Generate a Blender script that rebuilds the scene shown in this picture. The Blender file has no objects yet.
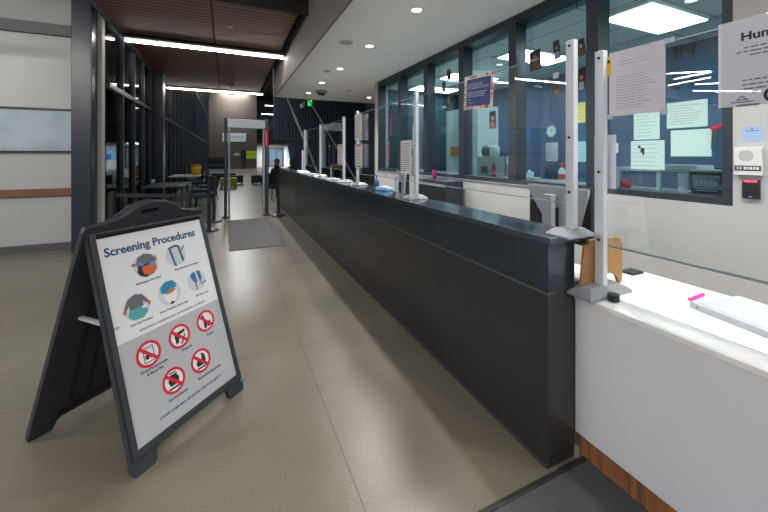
import bpy, bmesh, math, random
from mathutils import Vector, Matrix, Euler
random.seed(7)
C = bpy.context.scene.collection
D = bpy.data
S = bpy.context.scene
PI = math.pi

# ------------------------------------------------------------------ camera
cam_d = D.cameras.new('camera'); cam = D.objects.new('camera', cam_d); C.objects.link(cam)
YAW = math.atan2(156, 345)
cam.location = (0, 0, 1.48); cam.rotation_euler = (PI/2, 0, -YAW)
cam_d.sensor_fit = 'HORIZONTAL'; cam_d.sensor_width = 36; cam_d.lens = 36*345/768
cam_d.shift_y = -(256-155)/768
cam_d.clip_start = .02; cam_d.clip_end = 200
S.camera = cam
# ------------------------------------------------------------------ world and exposure
w = D.worlds.new('world'); S.world = w; w.use_nodes = True
w.node_tree.nodes['Background'].inputs[0].default_value = (.55, .65, .8, 1)
w.node_tree.nodes['Background'].inputs[1].default_value = .025
S.view_settings.view_transform = 'Standard'; S.view_settings.look = 'None'
S.view_settings.exposure = 1.62; S.view_settings.gamma = 1; S.view_settings.use_curve_mapping = False
DOWN_W = 54          # watts of one soffit downlight
BAR_E = 14           # emission of a linear ceiling lamp
FILL_BAR_E = 60     # emission of the unseen linear lamps added as lobby fill
TROFFER_E = 6.5        # emission of an office troffer
ATRIUM_FILL_W = 60        # watts of one unseen lamp added to light the atrium

# ------------------------------------------------------------------ helpers
def lin(h):
    h = h.lstrip('#'); o = []
    for i in (0, 2, 4):
        v = int(h[i:i+2], 16)/255
        o.append(v/12.92 if v <= .04045 else ((v+.055)/1.055)**2.4)
    return (*o, 1)
MATS = {}
def mat(name, col, rough=.5, metal=0, noise=0, nscale=8, emit=0, bump=0, spec=.5):
    if name in MATS: return MATS[name]
    m = D.materials.new(name); m.use_nodes = True; nt = m.node_tree; b = nt.nodes['Principled BSDF']
    c = lin(col) if isinstance(col, str) else col
    b.inputs['Base Color'].default_value = c; b.inputs['Roughness'].default_value = rough
    b.inputs['Metallic'].default_value = metal; b.inputs['Specular IOR Level'].default_value = spec
    if emit:
        b.inputs['Emission Color'].default_value = c; b.inputs['Emission Strength'].default_value = emit
    if noise or bump:
        tc = nt.nodes.new('ShaderNodeTexCoord'); nz = nt.nodes.new('ShaderNodeTexNoise')
        nz.inputs['Scale'].default_value = nscale; nz.inputs['Detail'].default_value = 4
        nt.links.new(tc.outputs['Object'], nz.inputs['Vector'])
        if noise:
            mx = nt.nodes.new('ShaderNodeMix'); mx.data_type = 'RGBA'
            mx.inputs['A'].default_value = tuple(v*(1-noise) for v in c[:3])+(1,)
            mx.inputs['B'].default_value = tuple(min(1, v*(1+noise)) for v in c[:3])+(1,)
            nt.links.new(nz.outputs['Fac'], mx.inputs['Factor']); nt.links.new(mx.outputs['Result'], b.inputs['Base Color'])
        if bump:
            bp = nt.nodes.new('ShaderNodeBump'); bp.inputs['Strength'].default_value = bump; bp.inputs['Distance'].default_value = .01
            nt.links.new(nz.outputs['Fac'], bp.inputs['Height']); nt.links.new(bp.outputs['Normal'], b.inputs['Normal'])
    MATS[name] = m; return m
def glassmat(name, tint, base=.05, edge=.85, rough=.0):
    m = D.materials.new(name); m.use_nodes = True; nt = m.node_tree; nt.nodes.clear(); N = nt.nodes.new; L = nt.links.new
    out = N('ShaderNodeOutputMaterial'); mx = N('ShaderNodeMixShader'); tr = N('ShaderNodeBsdfTransparent'); gl = N('ShaderNodeBsdfGlossy')
    tr.inputs[0].default_value = (*tint, 1); gl.inputs['Roughness'].default_value = rough; gl.inputs[0].default_value = (1, 1, 1, 1)
    lw = N('ShaderNodeLayerWeight'); lw.inputs[0].default_value = .5
    p = N('ShaderNodeMath'); p.operation = 'POWER'; p.inputs[1].default_value = 5
    q = N('ShaderNodeMath'); q.operation = 'MULTIPLY_ADD'; q.inputs[1].default_value = edge; q.inputs[2].default_value = base
    L(lw.outputs['Facing'], p.inputs[0]); L(p.outputs[0], q.inputs[0]); L(q.outputs[0], mx.inputs[0])
    L(tr.outputs[0], mx.inputs[1]); L(gl.outputs[0], mx.inputs[2]); L(mx.outputs[0], out.inputs[0]); return m

class M:
    """collects shapes for one mesh object"""
    def __init__(s): s.bm = bmesh.new(); s.mats = []; s.cur = 0
    def use(s, m):
        if m not in s.mats: s.mats.append(m)
        s.cur = s.mats.index(m); return s
    def _tag(s, faces):
        for f in faces: f.material_index = s.cur
    def box(s, x0, x1, y0, y1, z0, z1, bev=0, mtx=None):
        n0 = set(s.bm.faces)
        r = bmesh.ops.create_cube(s.bm, size=1); vs = r['verts']
        for v in vs:
            v.co = Vector(((x0+x1)/2+v.co.x*(x1-x0), (y0+y1)/2+v.co.y*(y1-y0), (z0+z1)/2+v.co.z*(z1-z0)))
        if bev:
            es = list({e for v in vs for e in v.link_edges})
            bmesh.ops.bevel(s.bm, geom=es, offset=bev, segments=2, affect='EDGES', profile=.5)
        new = [f for f in s.bm.faces if f not in n0]; s._tag(new)
        if mtx:
            bmesh.ops.transform(s.bm, matrix=mtx, verts=list({v for f in new for v in f.verts}))
        return s
    def cyl(s, p0, p1, r0, r1=None, seg=16):
        p0 = Vector(p0); p1 = Vector(p1); r1 = r0 if r1 is None else r1; d = p1-p0
        n0 = set(s.bm.faces)
        q = d.to_track_quat('Z', 'Y').to_matrix().to_4x4()
        bmesh.ops.create_cone(s.bm, cap_ends=True, segments=seg, radius1=r0, radius2=r1, depth=d.length, matrix=Matrix.Translation((p0+p1)/2) @ q)
        s._tag([f for f in s.bm.faces if f not in n0]); return s
    def ball(s, c, r, sc=(1, 1, 1), seg=14):
        n0 = set(s.bm.faces)
        bmesh.ops.create_uvsphere(s.bm, u_segments=seg, v_segments=max(6, seg*2//3), radius=r, matrix=Matrix.Translation(c) @ Matrix.Diagonal((*sc, 1)))
        s._tag([f for f in s.bm.faces if f not in n0]); return s
    def lathe(s, prof, c=(0, 0, 0), seg=20):
        n0 = set(s.bm.faces); rings = []
        for r, z in prof:
            rings.append([s.bm.verts.new((c[0]+max(r, .0004)*math.cos(2*PI*i/seg), c[1]+max(r, .0004)*math.sin(2*PI*i/seg), c[2]+z)) for i in range(seg)])
        for a, b in zip(rings, rings[1:]):
            for i in range(seg): s.bm.faces.new((a[i], a[(i+1) % seg], b[(i+1) % seg], b[i]))
        s.bm.faces.new(rings[0][::-1]); s.bm.faces.new(rings[-1])
        s._tag([f for f in s.bm.faces if f not in n0]); return s
    def prism(s, pts, z0, z1, holes=(), mtx=None):
        """polygon in xy extruded z0..z1, with optional holes"""
        n0 = set(s.bm.faces); es = []; loops = []
        for lp in [pts, *holes]:
            vs = [s.bm.verts.new((x, y, z0)) for x, y in lp]; loops.append(vs)
            es += [s.bm.edges.new((vs[i], vs[(i+1) % len(vs)])) for i in range(len(vs))]
        if holes: bmesh.ops.triangle_fill(s.bm, edges=es, use_beauty=True)
        else: s.bm.faces.new(loops[0])
        f0 = [f for f in s.bm.faces if f not in n0]
        r = bmesh.ops.extrude_face_region(s.bm, geom=f0)
        bmesh.ops.translate(s.bm, vec=(0, 0, z1-z0), verts=[g for g in r['geom'] if isinstance(g, bmesh.types.BMVert)])
        new = [f for f in s.bm.faces if f not in n0]
        bmesh.ops.recalc_face_normals(s.bm, faces=new); s._tag(new)
        if mtx: bmesh.ops.transform(s.bm, matrix=mtx, verts=list({v for f in new for v in f.verts}))
        return s
    def disc(s, x, y, r, z0, z1, seg=28, sx=1, sy=1, ri=0):
        o = [(x+r*sx*math.cos(2*PI*i/seg), y+r*sy*math.sin(2*PI*i/seg)) for i in range(seg)]
        h = [[(x+ri*math.cos(2*PI*i/seg), y+ri*math.sin(2*PI*i/seg)) for i in range(seg)]] if ri else ()
        return s.prism(o, z0, z1, h)
    def obj(s, name, m=None, parent=None, loc=None, rot=None, smooth=False, label=None):
        me = D.meshes.new(name); bmesh.ops.recalc_face_normals(s.bm, faces=s.bm.faces[:]); s.bm.to_mesh(me); s.bm.free()
        for mm in (s.mats or [m]): me.materials.append(mm)
        if smooth:
            for p in me.polygons: p.use_smooth = True
        o = D.objects.new(name, me); C.objects.link(o)
        if parent: o.parent = parent
        if loc: o.location = loc
        if rot: o.rotation_euler = rot
        if label: o['label'] = label
        return o
def tag(o, label, cat, group=None):
    o['label'] = label; o['category'] = cat
    if group: o['group'] = group
    return o
def thing(name, label, cat, loc=(0, 0, 0), rz=0, group=None):
    o = D.objects.new(name, None); C.objects.link(o); o.location = loc; o.rotation_euler = (0, 0, rz)
    o.empty_display_size = .1
    return tag(o, label, cat, group)
def struct(o): o['kind'] = 'structure'; return o
def dup(root, loc, rz=0, label=None, group=None):
    r = root.copy(); C.objects.link(r); r.location = loc; r.rotation_euler = (0, 0, rz)
    if label: r['label'] = label
    if group: r['group'] = group
    for ch in list(root.children):
        c = ch.copy(); C.objects.link(c); c.parent = r
        for g in list(ch.children):
            d = g.copy(); C.objects.link(d); d.parent = c
    return r
def text(name, s, size, m, parent, loc, rot=(0, 0, 0), align='CENTER', bold=0, sx=1, depth=.0006):
    cu = D.curves.new(name, 'FONT'); cu.body = s; cu.size = size; cu.align_x = align; cu.offset = bold; cu.extrude = depth; cu.resolution_u = 3
    t = D.objects.new(name, cu); me = D.meshes.new_from_object(t); D.objects.remove(t)
    me.materials.clear(); me.materials.append(m); me.name = name
    o = D.objects.new(name, me); C.objects.link(o); o.parent = parent; o.location = loc; o.rotation_euler = rot; o.scale = (sx, 1, 1)
    return o
# vertical sheets that face -X (towards the lobby): local x -> world -Y, local y -> world Z, local z -> world -X
FACE = (PI/2, 0, -PI/2)

# ------------------------------------------------------------------ materials
white = mat('white_paint', '#d2d3d2', .6, noise=.04, nscale=3)
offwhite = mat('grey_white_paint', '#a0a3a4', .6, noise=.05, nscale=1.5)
ceilm = mat('soffit_plaster', '#ebeae8', .8)
frame_m = mat('dark_window_frame', '#2b333d', .4, noise=.1, nscale=4)
navycol = mat('navy_column_metal', '#1f2937', .3, noise=.1, nscale=3)
black = mat('black_plastic', '#17191c', .5, noise=.15, nscale=20)
charcoal = mat('charcoal_plastic', '#2e3239', .55, noise=.12, nscale=25)
darkmetal = mat('dark_metal', '#26292e', .35, .3)
counter_m = mat('counter_dark_steel', '#353538', .24, .25, noise=.2, nscale=1.6)
ledge_m = mat('counter_ledge_steel', '#46525f', .16, .5, noise=.2, nscale=3)
strip_m = mat('seam_metal', '#77746e', .35, .8)
alu = mat('brushed_aluminium', '#c6ccd4', .35, .15, noise=.08, nscale=30)
silver = mat('silver_plastic', '#aeb2b8', .35, .35)
paper = mat('white_paper', '#dcdde2', .8)
inkd = mat('grey_ink', '#6d7080', .8)
ink = mat('black_ink', '#20242c', .8)
blueink = mat('blue_ink', '#1f4674', .7)
red = mat('red_print', '#c8102e', .6)
wood = mat('wood_dark', '#5b3c28', .5, noise=.3, nscale=10)
emit_bar = mat('lamp_diffuser', '#fff8f0', .5, emit=BAR_E)
emit_fill = mat('fill_lamp_diffuser', '#fffaf5', .5, emit=FILL_BAR_E)
emit_dn = mat('downlight_diffuser', '#fff6ec', .5, emit=5)
acrylic = glassmat('acrylic', (.955, .97, .985), .045, .7)
acr_edge = glassmat('acrylic_sheet_edge', (.7, .82, .9), .3, .6, .1)
wglass = glassmat('office_glass', (.78, .9, .92), .06, .8)
nightglass = glassmat('curtain_glass', (.42, .5, .5), .07, .45)
nav = mat('navy_fabric', '#16293d', .8, noise=.2, nscale=30)
lime = mat('lime_fabric', '#8f9a2a', .8, noise=.12, nscale=30)

def floor_mat():
    m = D.materials.new('polished_concrete'); m.use_nodes = True; nt = m.node_tree; b = nt.nodes['Principled BSDF']; N = nt.nodes.new; L = nt.links.new
    tc = N('ShaderNodeTexCoord'); sep = N('ShaderNodeSeparateXYZ'); L(tc.outputs['Object'], sep.inputs[0])
    n1 = N('ShaderNodeTexNoise'); n1.inputs['Scale'].default_value = 1.1; n1.inputs['Detail'].default_value = 5
    n2 = N('ShaderNodeTexNoise'); n2.inputs['Scale'].default_value = 190; n2.inputs['Detail'].default_value = 3
    L(tc.outputs['Object'], n1.inputs['Vector']); L(tc.outputs['Object'], n2.inputs['Vector'])
    r1 = N('ShaderNodeValToRGB'); r1.color_ramp.elements[0].position = .3; r1.color_ramp.elements[1].position = .72
    r1.color_ramp.elements[0].color = lin('#635f54'); r1.color_ramp.elements[1].color = lin('#7b766a')
    r2 = N('ShaderNodeValToRGB'); r2.color_ramp.elements[0].position = .36; r2.color_ramp.elements[1].position = .66
    r2.color_ramp.elements[0].color = (.62, .615, .61, 1); r2.color_ramp.elements[1].color = (1.22, 1.215, 1.2, 1)
    L(n1.outputs['Fac'], r1.inputs[0]); L(n2.outputs['Fac'], r2.inputs[0])
    mu = N('ShaderNodeMix'); mu.data_type = 'RGBA'; mu.blend_type = 'MULTIPLY'; mu.inputs['Factor'].default_value = 1
    L(r1.outputs[0], mu.inputs['A']); L(r2.outputs[0], mu.inputs['B'])
    def joint(axis, off, per):
        a = N('ShaderNodeMath'); a.operation = 'SUBTRACT'; a.inputs[1].default_value = off; L(sep.outputs[axis], a.inputs[0])
        p = N('ShaderNodeMath'); p.operation = 'PINGPONG'; p.inputs[1].default_value = per/2; L(a.outputs[0], p.inputs[0])
        l = N('ShaderNodeMath'); l.operation = 'LESS_THAN'; l.inputs[1].default_value = .004; L(p.outputs[0], l.inputs[0]); return l
    ja = joint(0, .52, 4.2); jb = joint(1, 2.7, 4.2)
    mxj = N('ShaderNodeMath'); mxj.operation = 'MAXIMUM'; L(ja.outputs[0], mxj.inputs[0]); L(jb.outputs[0], mxj.inputs[1])
    sc = N('ShaderNodeMath'); sc.operation = 'MULTIPLY'; sc.inputs[1].default_value = .55; L(mxj.outputs[0], sc.inputs[0])
    fin = N('ShaderNodeMix'); fin.data_type = 'RGBA'; fin.inputs['B'].default_value = lin('#3c382f')
    L(sc.outputs[0], fin.inputs['Factor']); L(mu.outputs['Result'], fin.inputs['A']); L(fin.outputs['Result'], b.inputs['Base Color'])
    b.inputs['Roughness'].default_value = .3
    return m
def slat_wood():
    m = D.materials.new('slatted_wood_ceiling'); m.use_nodes = True; nt = m.node_tree; b = nt.nodes['Principled BSDF']; N = nt.nodes.new; L = nt.links.new
    tc = N('ShaderNodeTexCoord'); wv = N('ShaderNodeTexWave'); wv.bands_direction = 'Y'; wv.inputs['Scale'].default_value = 2.4
    wv.inputs['Distortion'].default_value = .15
    L(tc.outputs['Object'], wv.inputs['Vector'])
    mp = N('ShaderNodeMapping'); mp.inputs['Scale'].default_value = (1.2, 14, 1); L(tc.outputs['Object'], mp.inputs[0])
    nz = N('ShaderNodeTexNoise'); nz.inputs['Scale'].default_value = 2; nz.inputs['Detail'].default_value = 4; L(mp.outputs[0], nz.inputs['Vector'])
    r = N('ShaderNodeValToRGB'); r.color_ramp.elements[0].color = lin('#775039'); r.color_ramp.elements[1].color = lin('#9c6b52'); L(nz.outputs['Fac'], r.inputs[0])
    g = N('ShaderNodeValToRGB'); g.color_ramp.elements[0].position = .06; g.color_ramp.elements[0].color = (.12, .11, .1, 1)
    g.color_ramp.elements[1].position = .4; g.color_ramp.elements[1].color = (1, 1, 1, 1); L(wv.outputs['Fac'], g.inputs[0])
    mu = N('ShaderNodeMix'); mu.data_type = 'RGBA'; mu.blend_type = 'MULTIPLY'; mu.inputs['Factor'].default_value = 1
    L(r.outputs[0], mu.inputs['A']); L(g.outputs[0], mu.inputs['B']); L(mu.outputs['Result'], b.inputs['Base Color']); b.inputs['Roughness'].default_value = .5
    return m
def grid_mat(name, col, line, sx, sy, wdt, axes=(0, 1), rough=.8):
    m = D.materials.new(name); m.use_nodes = True; nt = m.node_tree; b = nt.nodes['Principled BSDF']; N = nt.nodes.new; L = nt.links.new
    tc = N('ShaderNodeTexCoord'); sep = N('ShaderNodeSeparateXYZ'); L(tc.outputs['Object'], sep.inputs[0]); prev = None
    for ax, per in zip(axes, (sx, sy)):
        if not per: continue
        p = N('ShaderNodeMath'); p.operation = 'PINGPONG'; p.inputs[1].default_value = per/2; L(sep.outputs[ax], p.inputs[0])
        l = N('ShaderNodeMath'); l.operation = 'LESS_THAN'; l.inputs[1].default_value = wdt; L(p.outputs[0], l.inputs[0])
        if prev:
            q = N('ShaderNodeMath'); q.operation = 'MAXIMUM'; L(prev.outputs[0], q.inputs[0]); L(l.outputs[0], q.inputs[1]); prev = q
        else: prev = l
    mx = N('ShaderNodeMix'); mx.data_type = 'RGBA'; mx.inputs['A'].default_value = lin(col); mx.inputs['B'].default_value = lin(line)
    L(prev.outputs[0], mx.inputs['Factor']); L(mx.outputs['Result'], b.inputs['Base Color']); b.inputs['Roughness'].default_value = rough
    return m
def stripe_wood(name):
    m = D.materials.new(name); m.use_nodes = True; nt = m.node_tree; b = nt.nodes['Principled BSDF']; N = nt.nodes.new; L = nt.links.new
    tc = N('ShaderNodeTexCoord'); mp = N('ShaderNodeMapping'); mp.inputs['Scale'].default_value = (1, 9, .6); L(tc.outputs['Object'], mp.inputs[0])
    nz = N('ShaderNodeTexNoise'); nz.inputs['Scale'].default_value = 3; nz.inputs['Detail'].default_value = 6; L(mp.outputs[0], nz.inputs['Vector'])
    r = N('ShaderNodeValToRGB'); r.color_ramp.elements[0].position = .3; r.color_ramp.elements[1].position = .7
    r.color_ramp.elements[0].color = lin('#5a3a26'); r.color_ramp.elements[1].color = lin('#a5714d')
    L(nz.outputs['Fac'], r.inputs[0]); L(r.outputs[0], b.inputs['Base Color']); b.inputs['Roughness'].default_value = .45; return m

# ------------------------------------------------------------------ setting: floor, walls, ceilings
fl = struct(M().box(-16, 14, -7, 50, -.1, 0).obj('floor', floor_mat()))
# office window wall (plane x = 3.05)
m = M(); m.box(3.05, 3.3, -7, 1.131, 0, 3.11); m.box(3.05, 3.3, 1.131, 7.07, 0, 1.14); m.box(3.05, 3.3, 7.07, 7.25, 0, 3.11)
m.box(3.05, 3.3, -7, 7.25, 3.11, 3.25)
struct(m.obj('wall_right', mat('wall_grey_white', '#b7b7b6', .6, noise=.03, nscale=2)))
m = M(); m.box(3.035, 3.05, 2.1, 7.07, 1.125, 1.14, .003); struct(m.obj('trim_1', mat('sill_metal', '#b9bec4', .3, .5)))
# soffit over the counter
m = M(); m.box(1.2, 12, -7, 10.1, 3.11, 3.6); m.use(0 or ceilm)
o = struct(m.obj('ceiling'))
# fascia between soffit and wood ceiling
fas = mat('fascia_grey', '#7a7876', .7)
struct(M().box(1.17, 1.2, -7, 10.1, 3.11, 4.0).obj('trim_2', fas))
# wood ceiling over the corridor
sw = slat_wood()
m = M()
for y0, y1 in ((5.55, 7.72), (8.09, 13.02)):
    for x0, x1 in ((-1.78, -.24), (-.22, 1.02)):
        m.box(x0, x1, y0, y1, 3.72, 3.76)
struct(m.obj('ceiling.001', sw))
struct(M().box(-1.9, 1.2, -7, 13.5, 3.98, 4.1).obj('ceiling.002', mat('black_void', '#101010', .9)))
m = M(); m.box(-16, -1.9, -7, 7.2, 3.98, 4.1)
struct(m.obj('ceiling.003', mat('lobby_ceiling', '#b9b8b6', .9)))
struct(M().box(-1.78, 1.17, 5.50, 5.55, 3.71, 3.98).obj('trim_3', mat('black_trim', '#141414', .6)))
struct(M().box(-1.84, -1.78, 5.5, 12.8, 3.70, 3.80).obj('trim_4', mat('grey_trim', '#5b6066', .5)))
# left white wall, perpendicular to the corridor
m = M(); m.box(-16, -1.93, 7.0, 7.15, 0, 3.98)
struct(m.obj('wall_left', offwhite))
struct(M().box(-16, -2.0, 6.985, 7.0, 0, .115).obj('baseboard_left', mat('baseboard_grey', '#4a4d52', .5)))
struct(M().box(-16, -2.0, 6.93, 7.0, 3.33, 3.50).obj('trim_5', mat('groove_shade_grey', '#63656a', .7)))  # solid strip; its grey stands in for the shadow of a recess
struct(M().box(-16, -2.0, 6.955, 7.0, .845, .963, .006).obj('trim_6', mat('rail_wood', '#6b4733', .5, noise=.25, nscale=6)))
struct(M().box(-1.96, -1.865, 6.99, 7.14, 0, 3.98).obj('trim_7', mat('white_jamb', '#d8d8d4', .6)))
# navy steel column
m = M(); m.box(-2.165, -1.915, 6.7, 6.97, 0, 3.98, .012)
struct(m.obj('trim_8', navycol))
struct(M().box(-1.91, -1.6, 10.95, 11.35, 0, 3.72, .01).obj('trim_9', navycol))
# rear and far-left walls of the lobby (behind the camera)
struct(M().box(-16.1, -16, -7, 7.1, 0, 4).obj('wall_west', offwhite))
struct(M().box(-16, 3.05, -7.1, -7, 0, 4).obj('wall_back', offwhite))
# glass curtain wall along the corridor
n = 7; ys = [7.16+.88*k for k in range(0, 38)]
for k in range(len(ys)-1):
    y0, y1 = ys[k], ys[k+1]; top = 3.72 if y1 < 13.3 else 8.2
    m = M(); m.box(-1.92, -1.81, y1-.025, y1+.025, 0, top); m.box(-1.92, -1.83, y0+.025, y1-.025, 0, .08)
    m.box(-1.92, -1.81, y0+.025, y1-.025, 2.62, 2.70); m.box(-1.92, -1.83, y0+.025, y1-.025, top-.06, top)
    if top > 5: m.box(-1.92, -1.83, y0+.025, y1-.025, 5.4, 5.47)
    fr = struct(m.obj('window_%d' % n, frame_m))
    M().box(-1.875, -1.865, y0+.03, y1-.03, .08, top-.06).obj('glass_pane', nightglass, fr)
    n += 1
# dark fins outside the glass, seen through it
finm = mat('brown_exterior_fin', '#4d3a34', .7)
m = M()
for k in range(9): m.box(-2.15, -1.98, 7.72+.88*k, 7.95+.88*k, 0, 5)
struct(m.obj('trim_10', finm))
# far end: tiled wall, lit white lobby, slatted wall, atrium ceiling
tile = grid_mat('brown_tile', '#544b43', '#443c35', .6, .3, .012, (0, 2), .6)
struct(M().box(-1.9, 2.86, 40, 40.3, 0, 9).obj('wall_far', tile))
m = M(); m.box(2.86, 14, 46, 46.3, 0, 2.75)
struct(m.obj('wall_lobby', white))
struct(M().box(2.86, 14, 40.5, 46.3, 2.75, 4.3).obj('ceiling.004', mat('slab_dark', '#2a2c2f', .8)))
struct(M().box(2.86, 14, 46, 46.3, 4.3, 9).obj('wall_upper', mat('upper_grey', '#70757c', .8)))
struct(M().box(-2, 14, 13.1, 50, 8.4, 8.6).obj('ceiling.005', mat('atrium_ceiling', '#3a3d42', .9)))
struct(M().box(-1.9, 1.2, 13.5, 13.65, 3.72, 8.4).obj('wall_header', mat('header_dark', '#2c2f34', .8)))
# slatted navy wall
slat = mat('navy_slat', '#4a5460', .5, noise=.1, nscale=2)
m = M()
pts = [(2.55, 8.4), (8.6, 8.4), (8.6, 0), (3.75, 0), (3.35, 2.4), (2.55, 2.4)]
m.prism(pts, 0, .12, mtx=Matrix.Translation((0, 22.3, 0)) @ Matrix.Rotation(PI/2, 4, 'X'))
for k in range(30):
    x = 2.6+k*.2
    m.box(x, x+.07, 22.02, 22.2, 2.42 if x < 3.7 else 0, 8.4)
struct(m.obj('wall_slat', slat))
struct(M().box(8.6, 14, 20, 22.3, 0, 8.4).obj('wall_east', mat('east_grey', '#6a6f76', .7)))
struct(M().box(6.0, 12, 13.8, 14.0, 0, 3.9).obj('wall_passage', mat('passage_grey', '#555a60', .6)))
struct(M().box(3.3, 14, 10.1, 10.3, 3.11, 8.4).obj('wall_over', mat('header_dark', '#2c2f34', .8)))
struct(M().box(1.2, 3.3, 10.1, 10.2, 3.11, 8.4).obj('wall_header.001', mat('header_dark', '#2c2f34', .8)))
# office behind the windows
officeblue = mat('office_blue', '#2f5473', .7, noise=.06, nscale=1)
struct(M().box(3.3, 5.7, -3, 7.25, 0, .01).obj('floor.001', mat('office_carpet', '#b3b2ae', .9)))
struct(M().box(5.7, 5.8, -3, 7.4, 0, 3.05).obj('wall_office', officeblue))
struct(M().box(3.3, 5.7, 7.25, 7.4, 0, 3.05).obj('wall_office_far', mat('office_teal', '#2a3f48', .7)))
struct(M().box(3.3, 5.7, -3.1, -3.0, 0, 3.05).obj('wall_office_near', officeblue))
struct(M().box(3.3, 5.8, -3.1, 7.4, 3.0, 3.06).obj('ceiling.006', grid_mat('ceiling_tile', '#d3d9d6', '#8f9795', .61, 1.22, .012)))
# six office windows
bs = [1.131, 2.16, 3.14, 4.12, 5.10, 6.08, 7.07]
for k in range(6):
    y0, y1 = bs[k], bs[k+1]
    m = M(); m.box(3.05, 3.21, y1-.115 if k < 5 else y1-.06, y1, 1.14, 3.11)
    if k == 0: m.box(3.05, 3.21, y0, y0+.055, 1.14, 3.11)
    ya = y0+(.055 if k == 0 else 0); yb = y1-(.115 if k < 5 else .06)
    m.box(3.05, 3.21, ya, yb, 3.02, 3.11); m.box(3.05, 3.21, ya, yb, 1.14, 1.19)
    fr = struct(m.obj('window_%d' % (k+1), frame_m))
    M().box(3.186, 3.194, ya, yb, 1.19, 3.02).obj('glass_pane', wglass, fr)

# ------------------------------------------------------------------ lamps
def linear_lamp(L, loc, rz, label, group='linear ceiling lamps', em=None):
    t = thing('linear_lamp', label, 'ceiling light', loc, rz, group)
    M().box(-L/2, L/2, -.2, .06, .03, .07).obj('housing', mat('lamp_housing', '#5f5b57', .5), t)
    M().box(-L/2+.01, L/2-.01, -.024, .024, .004, .03).obj('diffuser', em or emit_bar, t)
    return t
linear_lamp(2.94, (-.32, 8.0, 3.64), 0, 'long white linear lamp across the brown wood ceiling, nearest the sign')
linear_lamp(2.98, (-.34, 13.3, 3.67), 0, 'long white linear lamp at the far end of the brown wood ceiling')
# more lamps of the same lobby, out of the frame; the clear shields mirror them
for i, (a, b) in enumerate((((-7.1, 5.9), (-8.4, 4.8)), ((-9.54, 6.35), (-9.33, 5.18)), ((-5.62, 5.75), (-5.5, 4.84)), ((-11.4, 6.5), (-13.7, 5.6)), ((-2.85, 5.92), (-4.67, 5.79)))):
    a = Vector(a); b = Vector(b); d = b-a; mid = (a+b)/2
    linear_lamp(d.length, (mid.x, mid.y, 3.2 if i == 4 else 3.7), math.atan2(d.y, d.x), 'linear lamp over the lobby beside the white wall, outside the picture', 'lobby lamps outside the picture')
for x, y in ((-.6, -2.5), (-4.2, 2.6), (-4.2, -.6), (-8, 2.6), (-8, -1), (-3.5, -4.5)):  # unseen lamps added to brighten the counter fronts, notices and walls
    linear_lamp(2.8, (x, y, 3.85), 0, 'added unseen fill lamp over the lobby floor in front of the sign, outside the picture', 'lobby lamps outside the picture', emit_fill)
def downlight(loc, label):
    t = thing('downlight', label, 'ceiling light', loc, 0, 'recessed downlights in the soffit')
    m = M(); m.disc(0, 0, .075, -.006, 0, 24, ri=.055); m.obj('trim_ring', white, t)
    M().disc(0, 0, .054, -.003, 0, 24).obj('diffuser', emit_dn, t)
    l = D.lights.new('downlight_beam', 'SPOT'); l.energy = DOWN_W; l.color = (1, .965, .915); l.spot_size = math.radians(125); l.spot_blend = .7; l.shadow_soft_size = .05
    lo = D.objects.new('beam', l); C.objects.link(lo); lo.parent = t; lo.location = (0, 0, -.02)
    return t
dl = [(3.38, 'nearest the camera, over the border notice'), (4.79, 'second from the near end of the row'), (6.28, 'middle of the row along the counter'),
      (7.66, 'second from the far end of the row'), (9.08, 'at the far end of the row, beside the dome camera')]
for y, s in dl: downlight((1.93, y, 3.11), 'round recessed downlight, '+s)
downlight((3.64, 9.08, 3.11), 'round recessed downlight in the soffit beyond the end of the window wall')
for y in (1.98, .57, -.85, -2.2): downlight((1.93, y, 3.11), 'round recessed downlight over the near counter, above the picture')
def lamp_area(parent, e, sx, sy, z, col=(1, .97, .92)):
    l = D.lights.new('lamp', 'AREA'); l.shape = 'RECTANGLE'; l.size = sx; l.size_y = sy; l.energy = e; l.color = col
    o = D.objects.new('lamp', l); C.objects.link(o); o.parent = parent; o.location = (0, 0, z)
# office troffers
trof = mat('troffer_lens', '#f4fbff', .5, emit=TROFFER_E)
for i, (y, s) in enumerate(((2.25, 'over the paper sheets in the nearest window'), (3.9, 'seen in the second window from the right'), (5.5, 'seen in the third window from the right'), (6.75, 'deep in the office behind the far windows'), (.6, 'in the office, hidden right of the picture'))):
    t = thing('troffer', 'rectangular office ceiling light '+s, 'ceiling light', (4.33, y, 3.0), 0, 'office ceiling lights')
    M().box(-.6, .6, -.3, .3, -.018, -.001).obj('tray', white, t)
    M().box(-.52, .52, -.24, .24, -.024, -.018).obj('lens', trof, t)
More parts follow.
